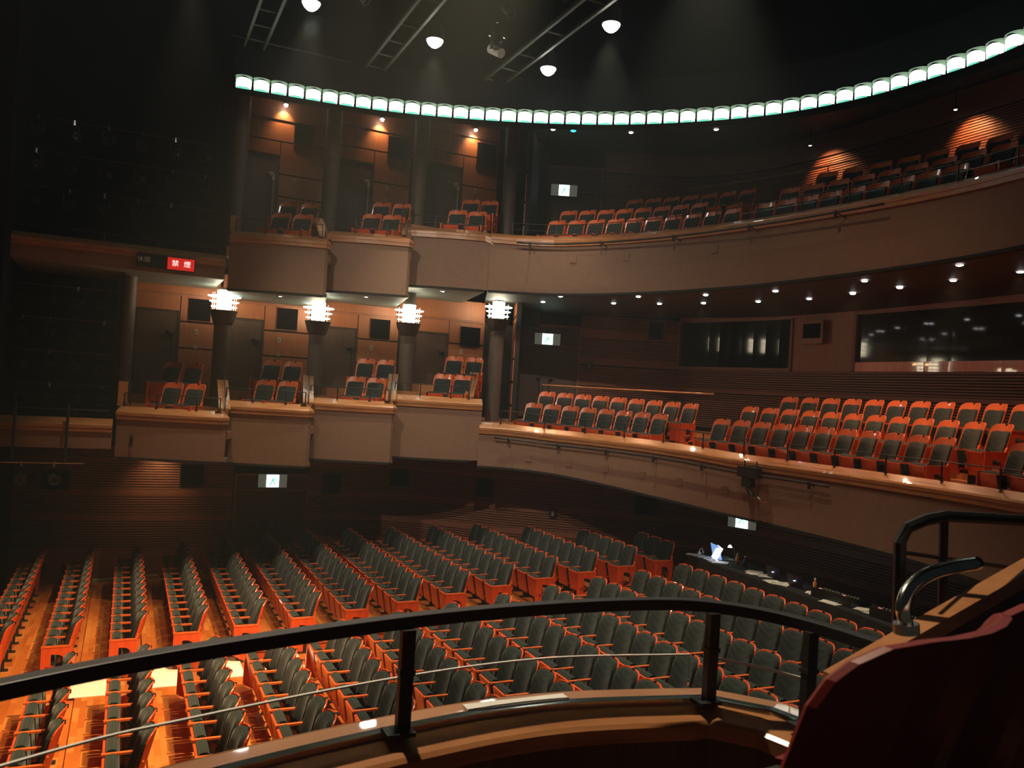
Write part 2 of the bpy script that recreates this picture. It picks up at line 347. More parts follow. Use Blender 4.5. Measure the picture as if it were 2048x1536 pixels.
# ------------------------------------------------------------------ theatre seats
def panel_mesh(w, z0, z1, rt, back, thick, zb, lean, bow, puff=0, wave=0, nz=4, rb=.02):
    """upholstered or wooden back panel: a grid with rounded corners, leaning back, bowed and thick"""
    xs = [-1, -.96, -.88, -.74, -.5, -.25, 0, .25, .5, .74, .88, .96, 1]; xs = [x*w/2 for x in xs]
    def corner(x, r):
        d = abs(x)-(w/2-r); return 0 if d <= 0 else r-math.sqrt(max(0, r*r-d*d))
    m = MB(); rows = []
    for k, inset, dy in ((0, 0, 0), (1, 0, -thick*.6), (2, .012 if puff else .004, -thick)):
        g_ = []
        for x in xs:
            xx = x*(1-inset*2/w)
            zt = z1-corner(x, rt)-inset+wave*(math.cos(4*PI*x/w)*-.5-.5)*(1 if abs(x) < w/2-.03 else .4)
            zl = z0+corner(x, rb)+inset
            for j in range(nz+1):
                z = zl+(zt-zl)*j/nz
                p = puff*(1-(2*x/w)**4)*(1-(2*j/nz-1)**4) if k == 2 else 0
                g_.append((xx, back+(z-zb)*lean-bow*xx*xx*4+dy-p, z))
        rows.append(g_)
    n = nz+1; N = len(xs)*n; vs = [v for r in rows for v in r]; fs = []
    for i in range(len(xs)-1):
        for j in range(nz):
            a = i*n+j; fs += [(a, a+1, a+n+1, a+n), (2*N+a, 2*N+a+n, 2*N+a+n+1, 2*N+a+1)]
    rim = [i*n for i in range(len(xs))]+[(len(xs)-1)*n+j for j in range(1, n)]+[i*n+nz for i in range(len(xs)-2, -1, -1)]+[j for j in range(nz-1, 0, -1)]
    for L_ in (0, 1):
        for a, b_ in zip(rim, rim[1:]+rim[:1]): fs.append((L_*N+a, L_*N+b_, (L_+1)*N+b_, (L_+1)*N+a))
    return m.add(vs, fs)
def seat_parts(kind):
    top = .985 if kind == 'stalls' else 1.08
    P = []
    shell = panel_mesh(.48, .34, top, .105, .13, .022, .34, .24 if kind == 'stalls' else .30, .35).mesh('backrest_shell', M['seatwood' if kind == 'stalls' else 'galwood'], False)
    if kind == 'stalls': cu = panel_mesh(.448, .38, top-.018, .10, .108, .075, .34, .24, .30, .02)
    else: cu = panel_mesh(.405, .42, top-.118, .05, .108, .045, .34, .30, .30, .012, wave=.008)
    fb = M['fabric'] if kind == 'stalls' else M['fabric2']
    P.append(('backrest_shell', shell)); P.append(('back_cushion', cu.mesh('back_cushion', fb, True)))
    # folded tip-up seat: wooden underside to the front, cushion edge on top
    pan = MB().add([(-.185, -.265, .595), (.185, -.265, .595), (.185, -.185, .20), (-.185, -.185, .20), (-.185, -.235, .60), (.185, -.235, .60), (.185, -.155, .20), (-.185, -.155, .20)],
                   [(0, 1, 2, 3), (4, 7, 6, 5), (0, 4, 5, 1), (1, 5, 6, 2), (2, 6, 7, 3), (3, 7, 4, 0)])
    P.append(('seat_pan', pan.mesh('seat_pan', M['seatwood'])))
    pf = [(-.245, .575), (-.235, .61), (-.20, .635), (-.15, .64), (-.115, .62), (-.10, .58), (-.07, .26), (-.12, .22), (-.16, .22)]
    vs = [(sx*.19, y, z) for sx in (-1, 1) for y, z in pf]; k = len(pf)
    sc = MB().add(vs, [tuple(range(k)), tuple(reversed(range(k, 2*k)))]+[(i, i+k, (i+1) % k+k, (i+1) % k) for i in range(k)])
    P.append(('seat_cushion', sc.mesh('seat_cushion', fb)))
    arm = MB(); x = .245
    arm.box((x-.024, -.275, .598), (x+.024, .135, .622)).add([(x-.02, .10, .622), (x+.02, .10, .622), (x+.02, .135, .622), (x-.02, .135, .622), (x-.02, .135, .70), (x+.02, .135, .70), (x+.02, .155, .70), (x-.02, .155, .70)],
                   [(0, 3, 2, 1), (4, 5, 6, 7), (0, 1, 5, 4), (1, 2, 6, 5), (2, 3, 7, 6), (3, 0, 4, 7)])
    P.append(('armrest', arm.mesh('armrest', M['armwood'])))
    P.append(('arm_support', MB().box((x-.014, .03, .10), (x+.014, .10, .598)).box((x-.03, -.20, .27), (x+.03, -.08, .305)).mesh('arm_support', M['seatred'])))
    P.append(('pedestal', MB().box((x-.02, -.04, .0), (x+.02, .10, .20)).box((x-.045, -.12, 0), (x+.045, .16, .02)).box((-.20, .04, .20), (x, .08, .26)).mesh('pedestal', M['blk'])))
    ln_ = .24 if kind == 'stalls' else .30; yp = .13+(top-.34)*ln_
    P[0] = P[0]+(('number_plate', MB().box((-.020, yp-.032, top-.03), (.020, yp+.008, top+.004)).mesh('number_plate', M['blk'])),)
    # the far arm and the solid end panel with its D-shaped hole
    fa = MB(); fa.box((-x-.024, -.275, .598), (-x+.024, .135, .622)); farm = fa.mesh('armrest', M['armwood'])
    def endp(sx):
        bm = bmesh.new(); out = [(-.27, .598), (-.27, .12), (-.10, .02), (.12, .02), (.165, .598)]
        hole = [(-.16, .20)]+[(-.16+.20*math.sin(PI*i/10)*1.0, .35-.15*math.cos(PI*i/10)) for i in range(0, 11)]+[(-.16, .50)]
        hole = [(-.13, .20)]+[(-.07+.15*math.sin(PI*i/8), .345-.145*math.cos(PI*i/8)) for i in range(0, 9)]+[(-.13, .49)]
        for loop in (out, hole):
            vv = [bm.verts.new((sx*(x-.016), y, z)) for y, z in loop]
            for i in range(len(vv)): bm.edges.new((vv[i], vv[(i+1) % len(vv)]))
        bmesh.ops.triangle_fill(bm, use_beauty=True, use_dissolve=False, edges=bm.edges[:])
        r = bmesh.ops.extrude_face_region(bm, geom=bm.faces[:])
        for v in [e for e in r['geom'] if isinstance(e, bmesh.types.BMVert)]: v.co.x += sx*.034
        bmesh.ops.recalc_face_normals(bm, faces=bm.faces)
        me = bpy.data.meshes.new('end_panel'); bm.to_mesh(me); bm.free(); me.materials.append(M['seatwood']); return me
    return P, farm, endp(1), endp(-1)
SEAT = {k: seat_parts(k) for k in ('stalls', 'gallery')}
def seat(kind, x, y, z, rz, label, group, right_end=False, left_end=False):
    P, farm, er, el = SEAT[kind]; parts = list(P)
    if left_end: parts += [('armrest', farm), ('end_panel', el)]
    if right_end: parts += [('end_panel', er)]
    return stamp('stalls_seat' if kind == 'stalls' else 'gallery_seat', parts, (x, y, z), rz, label, 'seat', group)
# stalls seats face the stage (-X): local front -Y turned to -X, so local +X points to -... the camera side
RZ = -PI/2
FARN = {7: 12, 8: 11, 9: 10, 10: 9, 11: 7, 12: 5, 13: 3}
for r in range(14):
    k = FARN.get(r, 13)
    for i in range(k):     # i counts from the aisle
        y = 14.67+.245+.49*i
        s = seat('stalls', ROWX(r)+.27, y, RF(r), RZ, f'dark green stalls seat, {ORD[i]} beyond the aisle in the {ORD[r]} row from stage', 'stalls seats beyond the cross aisle', left_end=(i == k-1), right_end=(i == 0))
        s.rotation_euler.z = RZ
NEARN = [2, 6, 7, 8, 9, 10, 11, 12, 13, 14, 14, 14, 14]
for r in range(13):
    for i in range(NEARN[r]):
        y = 13.02-.49*i
        seat('stalls', ROWX(r)+.27, y, RF(r), RZ, f'dark green stalls seat, {ORD[i]} before the aisle in the {ORD[r]} row from stage', 'stalls seats on the near side of the cross aisle', left_end=(i == 0))

# ------------------------------------------------------------------ balcony fronts
BAL = Curve([(7.55, 17.95), (8.4, 17.6), (9.2, 16.95), (10.2, 15.2), (10.9, 12.9), (11.35, 9.9), (11.3, 7.7), (10.6, 5), (9.4, 3.2)], 10)
def LY(y):
    for i in range(len(BAL.p)-1):
        if BAL.p[i].y >= y >= BAL.p[i+1].y: return BAL.L[i]+(BAL.p[i].y-y)/(BAL.p[i].y-BAL.p[i+1].y)*(BAL.L[i+1]-BAL.L[i])
def interp(tab, y):
    if y >= tab[0][0]: return tab[0][1]
    for (a, u), (b_, v) in zip(tab[:-1], tab[1:]):
        if y >= b_: return u+(v-u)*(a-y)/(a-b_)
    return tab[-1][1]
T2 = [(17.8, -.72), (17.2, -.79), (16, -.81), (14.9, -.83), (14, -.86), (12.8, -.92), (9, -.95), (7.3, -.95)]
B2 = [(17.8, -1.74), (16.6, -1.84), (14.9, -2.0), (13.2, -2.1), (9.4, -2.22), (7.3, -2.32)]
T3 = [(18, 3.77), (7, 3.73)]; B3 = [(18, 2.40), (12.8, 2.41), (9.6, 2.48), (7, 2.54)]
LEDGE = [(-.045, -.26), (-.045, -.185), (-.06, -.18), (-.06, -.125), (-.03, -.095), (.15, 0), (.24, 0), (.24, -.26)]
def balcony(name, label, top, bot, floor_h):
    t = thing(name, (9.5, 12, H(interp(bot, 12))), 0, label, 'balcony')
    l, n = BAL.cut(0, BAL.L[-1], .3)
    tz = [H(interp(top, p.y)) for p in l]; bz = [H(interp(bot, p.y)) for p in l]
    MB().sweep(l, LEDGE, n, tz).obj('ledge', M['ledge'], t)
    mm = MB(); vs = []; fs = []
    for i, (p, q) in enumerate(zip(l, n)):
        for o, z in ((0, bz[i]), (.14, bz[i]), (.14, tz[i]-.26), (0, tz[i]-.26)): vs.append((p.x+q.x*o, p.y+q.y*o, z))
    for i in range(len(l)-1): fs += [(i*4+j, (i+1)*4+j, (i+1)*4+(j+1) % 4, i*4+(j+1) % 4) for j in range(4)]
    mm.add(vs, fs).obj('fascia', M['fascia'], t)
    k = MB().sweep(l, [(-.012, -.05), (.14, -.05), (.14, 0), (-.012, 0)], n, bz).obj('fascia_foot_trim', M['dark'], t)
    # soffit: from the front back to the wall
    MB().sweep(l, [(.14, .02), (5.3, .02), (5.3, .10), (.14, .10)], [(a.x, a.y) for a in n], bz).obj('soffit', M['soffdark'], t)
    return t, l, n
bal2, l2, n2 = balcony('middle_balcony', 'middle level balcony sweeping to the right with its tan front and wooden ledge', T2, B2, -1.2)
bal3, l3, n3 = balcony('upper_balcony', 'upper level balcony sweeping to the right with its tan front and wooden ledge', T3, B3, 3.3)
def deck(base, parent, steps):
    for (o0, o1, h) in steps:
        l, n = BAL.cut(0, BAL.L[-1], .4)
        a = [p+q*o0 for p, q in zip(l, n)]; b_ = [p+q*o1 for p, q in zip(l, n)]
        if o0 > 1: a = [a[0]+(a[0]-a[1]).normalized()*2.5]+a; b_ = [b_[0]+(b_[0]-b_[1]).normalized()*2.5]+b_
        vs = [(p.x, p.y, z) for z in (H(h)-.32, H(h)) for pr in zip(a, b_) for p in pr]; N = len(a)*2
        fs = []
        for i in range(len(a)-1):
            k = 2*i; fs += [(k, k+2, k+3, k+1), (N+k, N+k+1, N+k+3, N+k+2), (k, N+k, N+k+2, k+2), (k+1, k+3, N+k+3, N+k+1)]
        MB().add(vs, fs).obj('deck_step', M['boxfloor'], parent)
deck(0, bal2, [(.14, 1.2, -1.34), (1.2, 2.1, -1.04), (2.1, 3.0, -.76), (3.0, 4.9, -.70)])
deck(0, bal3, [(.14, 1.2, 3.19), (1.2, 2.1, 3.67), (2.1, 5.4, 4.10)])
# square cover plates let into the two fascias
def cover(bal, L, h, w=.15):
    p, q = BAL.at(L); e = MB(); u = Vector((-q.y, q.x))
    a = p-q*.012-u*w/2; b_ = p-q*.012+u*w/2
    e.obox(a, b_, .02, H(h)-w/2, H(h)+w/2, 0)
    return e.obj('cover_plate', M['fascia'], bal)
for k, L in enumerate((1.2, 2.2, 3.15, 4.1, 5.05, 6.2)): cover(bal2, L, -1.5-.03*k)
for L in (2.0, 3.35, 5.6): cover(bal3, L, 3.2, .17)

def rail_on(line, zs, name, label, h=.30, post_every=1, group=None, glass=True, r=.010, mid=False):
    """slim black guard rail standing on a ledge"""
    t = thing(name, (line[0][0], line[0][1], zs[0]), 0, label, 'railing', group)
    pts = [(p[0], p[1], z+h) for p, z in zip(line, zs)]
    MB().path(pts, r).obj('top_rail', M['blk'], t)
    for i in range(0, len(line), post_every):
        MB().tube((line[i][0], line[i][1], zs[i]), (line[i][0], line[i][1], zs[i]+h), r*1.3).tube((line[i][0], line[i][1], zs[i]), (line[i][0], line[i][1], zs[i]+.02), r*3).obj('post', M['blk'], t)
    if mid:
        MB().path([(p[0], p[1], z+h*.45) for p, z in zip(line, zs)], .004).obj('wire', M['steel'], t)
    return t
for nm, tb, lab in (('balcony_rail', T2, 'slim black guard rail along the middle balcony ledge'), ('balcony_rail', T3, 'slim black guard rail along the upper balcony ledge')):
    L0 = .5; K = int((BAL.L[-1]-L0)/.5); ln = [BAL.at(L0+.5*i) for i in range(K)]
    ln = [p+q*.12 for p, q in ln]
    rail_on(ln, [H(interp(tb, p.y)) for p in ln], nm, lab, .30 if tb is T2 else .27, 2, mid=tb is T3)
# black lighting pipe hung in front of each balcony
def pipe(name, label, L0, L1, tab, drop, off, bracket):
    t = thing(name, (*BAL.at(L0)[0], H(-1)), 0, label, 'pipe')
    l, n = BAL.cut(L0, L1, .3); pts = [(p.x-q.x*off, p.y-q.y*off, H(interp(tab, p.y)-drop)) for p, q in zip(l, n)]
    MB().path(pts, .022, 8).obj('tube', M['blk'], t, True)
    L = L0+.35
    while L < L1:
        p, q = BAL.at(L); z = H(interp(tab, p.y)-drop)
        MB().tube((p.x-q.x*off, p.y-q.y*off, z), (p.x-q.x*.01, p.y-q.y*.01, z-.05), .012).tube((p.x-q.x*off, p.y-q.y*off, z+.03), (p.x-q.x*off, p.y-q.y*off, z-.10), .028).obj('bracket', M['blk'], t); L += bracket
pipe('lighting_pipe', 'black lighting pipe under the middle balcony ledge', .35, 8.6, T2, .34, .14, 1.25)
pipe('lighting_pipe', 'black lighting pipe in front of the upper balcony', .6, 9.5, T3, .26, .30, 1.9)

# ------------------------------------------------------------------ seats of the balconies
def facing(rz_n):  # front (-Y) towards the hall, i.e. along -normal
    return math.atan2(rz_n[1], rz_n[0])-PI/2
def brow(level, block, rowname, p0, p1, c, n, h0, h1, twist=.0, lend=True, rend=True, group=None):
    """n seats from head position p0 to p1 bowed outward by c, local chord; h = head-top height"""
    P0, P1 = Vector(p0), Vector(p1); d = (P1-P0).normalized(); nn = Vector((-d.y, d.x))
    for i in range(n):
        u = i/(n-1) if n > 1 else 0; p = P0.lerp(P1, u)+nn*c*4*u*(1-u)
        tt = (d*(P1-P0).length+nn*c*4*(1-2*u)).normalized(); q = Vector((-tt.y, tt.x))
        rz = facing(q)+twist; hh = h0+(h1-h0)*u
        back = Vector((-math.sin(rz), math.cos(rz)))
        o = p-back*.33
        seat('gallery', o.x, o.y, H(hh)-1.085, rz, f'orange backed seat, {ORD[i]} from left, {rowname} row, {block}', group or f'seats of the {level}', left_end=(lend and i == 0), right_end=(rend and i == n-1))
mb_, ub_ = 'middle balcony', 'upper balcony'
G1 = 'middle balcony left block'; G2 = 'middle balcony right block'; G3 = 'upper balcony'
TW = -.25
brow(mb_, G1, 'front', (9.14, 18.22), (11.03, 15.55), .17, 8, -.19, -.25, TW)
brow(mb_, G1, 'second', (9.81, 18.85), (11.95, 15.67), .20, 9, .11, .03, TW)
brow(mb_, G2, 'front', (11.55, 14.04), (12.29, 9.30), .18, 11, -.26, -.28, TW)
brow(mb_, G2, 'second', (12.44, 14.20), (13.20, 8.96), .20, 12, .04, .0, TW)
brow(mb_, G2, 'third', (13.41, 14.05), (14.09, 9.20), .17, 11, .31, .36, TW)
brow(mb_, 'middle balcony block beyond the aisle', 'front', (12.20, 7.95), (11.95, 6.45), .02, 4, -.27, -.27, TW)
brow(mb_, 'middle balcony block beyond the aisle', 'second', (13.10, 8.0), (12.85, 6.5), .02, 4, .0, .0, TW)
brow(mb_, 'middle balcony block beyond the aisle', 'third', (14.0, 8.0), (13.75, 6.5), .02, 4, .33, .33, TW)
brow(ub_, G3, 'front', (9.38, 18.05), (11.54, 14.06), .28, 10, 4.32, 4.25, TW*.6)
brow(ub_, G3, 'second', (10.03, 18.68), (11.92, 15.74), .15, 8, 4.77, 4.73, TW*.6)
brow(ub_, G3, 'third', (11.66, 18.15), (13.01, 15.39), .09, 7, 5.22, 5.15, TW*.6)
brow(ub_, 'upper balcony right block', 'front', (11.72, 13.3), (12.29, 9.40), .12, 9, 4.25, 4.25)
brow(ub_, 'upper balcony right block', 'second', (12.55, 13.5), (13.2, 9.2), .14, 9, 4.73, 4.73)
brow(ub_, 'upper balcony right block', 'third', (13.45, 13.4), (14.05, 9.3), .15, 8, 5.2, 5.2)
# light wooden rail behind the second row
def woodrail(name, label, pts, z, r=.022, h=.75):
    t = thing(name, (pts[0][0], pts[0][1], z-h), 0, label, 'railing')
    MB().path([(p[0], p[1], z) for p in pts], r, 8).obj('hand_rail', M['ledge'], t, True)
    for p in pts[::2]: MB().tube((p[0], p[1], z-h), (p[0], p[1], z), .012).obj('post', M['blk'], t)
ln = [(9.85, 19.35), (10.45, 18.85), (11.0, 18.15), (11.6, 17.3), (12.15, 16.35), (12.45, 15.6)]
woodrail('wooden_handrail', 'light wooden handrail behind the left block of the middle balcony', ln, H(.27), h=.89)
ln = [(12.8, 17.6), (13.2, 16.8), (13.5, 16.0), (13.8, 15.0), (14.0, 14.0), (14.1, 13.2)]
woodrail('wooden_handrail', 'pale handrail behind the third row of the upper balcony', ln, H(5.55), h=1.2)

# ------------------------------------------------------------------ middle level back wall, control windows
MW = [(11.82, 20.95), (12.6, 20.62), (13.5, 20.2), (14.4, 19.75)]
mz = [(H(-.66), H(-.5)), (H(-.38), H(.36)), (H(.46), H(.98)), (H(1.18), H(1.74)), (H(1.98), H(2.42))]
mbd = [(H(.36), H(.46)), (H(.98), H(1.18)), (H(1.74), H(1.98)), (H(-.5), H(-.38))]
def fine(line, k=4): return [tuple(Vector(a).lerp(Vector(b_), i/k)) for a, b_ in zip(line[:-1], line[1:]) for i in range(k)]+[line[-1]]
ml = fine(MW, 2)
slat_wall('wall_back_middle', ml, poly(ml), mz, mbd, H(-.7), H(2.5), 'slatted wood wall of the middle level right of its double door')
MW2 = catmull([(14.4, 19.75), (14.95, 18.2), (15.35, 16.2), (15.45, 13), (15.35, 10), (15.1, 7), (14.7, 4)], 5)
ml2 = [tuple(p) for p in MW2]; mn2 = poly(ml2)
slat_wall('wall_back_control', ml2, mn2, [(H(-.62), H(.36)), (H(.46), H(1.0))], [(H(.36), H(.46)), (H(2.34), H(2.6))], H(-.7), H(1.0), 'slatted wood wall below the control room windows')
def win(name, i0, i1, label, sill):
    l, n = ml2[i0:i1+1], mn2[i0:i1+1]
    w = MB().sweep(l, [(.05, H(1.08)), (.08, H(1.08)), (.08, H(2.34)), (.05, H(2.34))], n).obj(name, M['dglass']); struct(w, label)
    MB().sweep(l, [(-.03, H(1.0)), (.12, H(1.0)), (.12, H(sill)), (-.03, H(sill))], n).obj('sill', M['seatwood'] if sill > 1.15 else M['slat'], w)
    e0, e1 = l[0], l[-1]
    MB().obox(e0, (e0[0]+.02, e0[1]-.06), .14, H(1.0), H(2.36)).obox(e1, (e1[0]-.02, e1[1]+.06), .14, H(1.0), H(2.36)).obj('frame', M['slat'], w)
    MB().sweep(l, [(0, H(2.34)), (.10, H(2.34)), (.10, H(2.40)), (0, H(2.40))], n).obj('head_trim', M['slat'], w)
win('window_1', 0, 10, 'dark control room window left of the wooden pillar', 1.08)
win('window_2', 13, len(ml2)-1, 'dark control room window right of the wooden pillar', 1.22)
l, n = ml2[10:14], mn2[10:14]
w = MB().sweep(l, [(-.02, H(1.0)), (.15, H(1.0)), (.15, H(2.6)), (-.02, H(2.6))], n).obj('wall_pillar', M['panel']); struct(w, 'wooden pillar between the control room windows')
c = l[1]; c2 = l[2]
t = thing('wall_speaker', (c[0]-.1, c[1]-.2, H(1.95)), math.atan2(c2[1]-c[1], c2[0]-c[0]), 'black loudspeaker in a wooden surround on the pillar between the windows', 'speaker')
local('surround', MB().box((-.28, -.10, -.28), (.34, .0, -.14)).box((-.28, -.10, .22), (.34, 0, .3)).box((.28, -.10, -.14), (.34, 0, .22)).box((-.34, -.10, -.28), (-.28, 0, .3)), M['panel'], t)
local('grille', MB().box((-.28, -.08, -.14), (.28, -.01, .22)), M['void'], t)
t = thing('wall_speaker', (13.75, 20.02, H(2.05)), -.45, 'black loudspeaker high on the slatted wall left of the first control window', 'speaker')
local('grille', MB().box((-.2, -.09, -.24), (.22, -.05, .26)), M['void'], t)
local('frame', MB().box((-.24, -.06, -.28), (.26, 0, .30)), M['slat'], t)
double_door('door_2', (10.03, 21.79), (11.82, 20.95), H(-.66), H(1.43), 'dark double door of the middle level under its lit exit sign', .62)
t = thing('wall_plaque', (12.05, 20.76, H(.92)), -.43, 'small black plaque on the slatted wall right of the middle level door', 'sign')
local('board', MB().box((-.1, -.02, -.12), (.1, 0, .12)), M['signblk'], t)
local('marks', MB().box((-.03, -.024, -.06), (.03, -.02, -.035)).box((-.03, -.024, -.01), (.03, -.02, .01)).box((-.03, -.024, .035), (.03, -.02, .06)), M['plate'], t)
# panelled return wall between the last box and the double doors
for nm, z0, hs, q0, q1 in (('trim_1', H(-.9), (-.9, -.32, .3, .92, 2.05, 2.6), (9.25, 19.9), (10.0, 21.75)), ('trim_2', H(3.3), (3.2, 3.9, 4.5, 5.1, 5.9, 7.0), (9.3, 19.9), (10.55, 21.75))):
    w = MB().obox(q0, q1, .12, H(hs[0]), H(hs[-1]), -1).obj(nm, M['dark']); struct(w, 'panelled return wall beside the last column')
    for a, b_ in zip(hs[:-1], hs[1:]): MB().obox(q0, q1, .03, H(a)+.03, H(b_)-.03, 1).obj('wall_panel', M['panel'], w)
# upper level back wall
UL = [(12.2, 20.8), (13.4, 20.3), (14.6, 19.6), (15.6, 18.0), (16.0, 15.5), (16.1, 12), (16, 8), (15.6, 4)]
ul = [tuple(p) for p in catmull(UL, 4)]
slat_wall('wall_back_upper', ul, poly(ul), [(H(3.9), H(5.15)), (H(5.3), H(6.6))], [(H(5.15), H(5.3)), (H(6.6), H(7.2))], H(3.6), H(7.2), 'slatted wood wall behind the upper balcony')
double_door('door_3', (10.55, 21.65), (12.2, 20.85), H(4.2), H(5.95), 'dark double door of the upper level under its lit exit sign', .75)

# ------------------------------------------------------------------ exit signs
def exit_sign(x, y, h, rz, w, label, hh=.33):
    t = thing('exit_sign', (x, y, H(h)), rz, label, 'exit sign', None)
    local('housing', MB().box((-w/2-.02, 0, -hh/2-.02), (w/2+.02, .08, hh/2+.02)), M['blk'], t)
    for s in (-1, 1): local('side_panel', MB().box((min(s*.15, s*w/2), -.012, -hh/2), (max(s*.15, s*w/2), 0, hh/2)), M['exitp'], t)
    local('lit_pane', MB().box((-.15, -.02, -hh/2+.01), (.15, 0, hh/2-.01)), M['exitc'], t)
    p = MB().lathe([(0, -.012), (.022, -.006), (.022, .006), (0, .012)], 8, (.03, -.022, .085))
    p.add([(-.01, -.024, .065), (.04, -.024, .055), (.02, -.024, -.02), (-.035, -.024, -.01)], [(0, 1, 2, 3)])
    p.add([(-.035, -.024, -.01), (-.005, -.024, -.02), (-.055, -.024, -.115), (-.085, -.024, -.10)], [(0, 1, 2, 3)])
    p.add([(.0, -.024, -.015), (.03, -.024, -.02), (.075, -.024, -.065), (.05, -.024, -.085)], [(0, 1, 2, 3)])
    p.add([(.03, -.024, .05), (.035, -.024, .03), (.09, -.024, .02), (.09, -.024, .04)], [(0, 1, 2, 3)])
    local('running_figure', p, M['exitg'], t)
exit_sign(3.44, 21.28, -2.55, 0, .70, 'lit exit sign above the stalls double door')
exit_sign(10.92, 21.30, 1.63, -.43, .74, 'lit exit sign above the middle level double door')
exit_sign(11.15, 21.27, 5.98, -.43, .76, 'lit exit sign above the upper level double door')
exit_sign(13.25, 15.3, -2.62, -1.15, .70, 'lit exit sign in the dark behind the sound desk', .42)

# ------------------------------------------------------------------ side boxes
BX = { # name: left(x,y), right(x,y), ledge h, bottom h, front floor, back floor
 'b1': ((-.15, 18.75), (1.84, 18.05), -.745, -1.78, -1.17, -.72), 'b2': ((1.84, 18.75), (3.58, 18.05), -.52, -1.84, -1.0, -.53),
 'b3': ((3.64, 18.75), (5.44, 18.05), -.36, -1.72, -.80, -.33), 'b4': ((5.6, 18.75), (7.38, 18.05), -.18, -1.63, -.59, -.10),
 'A': ((1.82, 18.75), (3.72, 18.05), 3.15, 1.88, 2.78, 3.22), 'B': ((3.85, 18.75), (5.58, 18.05), 3.43, 2.07, 3.07, 3.55), 'C': ((5.74, 18.75), (7.45, 18.05), 3.80, 2.40, 3.47, 3.98)}
BN = {'b1': 'first middle level box from the stage', 'b2': 'second middle level box from the stage', 'b3': 'third middle level box from the stage', 'b4': 'fourth middle level box from the stage',
      'A': 'first upper level box from the stage', 'B': 'second upper level box from the stage', 'C': 'third upper level box from the stage'}
def bowed(a, b_, c, k=8):
    a, b_ = Vector(a), Vector(b_); d = (b_-a); nn = Vector((-d.y, d.x)).normalized()
    return [a.lerp(b_, i/k)-nn*c*4*(i/k)*(1-i/k) for i in range(k+1)]
SEATPOS = {'b1': [((.96, 19.1), (1.39, 19.1), -.2), ((.96, 19.95), (1.39, 19.95), .25)], 'b2': [((2.86, 19.1), (3.31, 19.1), -.02), ((3.10, 19.95), (3.55, 19.95), .44)],
 'b3': [((4.89, 19.1), (5.32, 19.1), .18), ((5.32, 19.95), (5.77, 19.95), .64)], 'b4': [((7.03, 19.1), (7.47, 19.1), .38), ((7.62, 19.95), (8.09, 19.95), .87)],
 'A': [((2.96, 19.1), (3.41, 19.1), 3.745), ((3.25, 19.95), (3.71, 19.95), 4.19)], 'B': [((5.03, 19.1), (5.45, 19.1), 4.03), ((5.47, 19.95), (5.93, 19.95), 4.52)],
 'C': [((7.15, 19.1), (7.60, 19.1), 4.43), ((7.81, 19.95), (8.25, 19.95), 4.95)]}
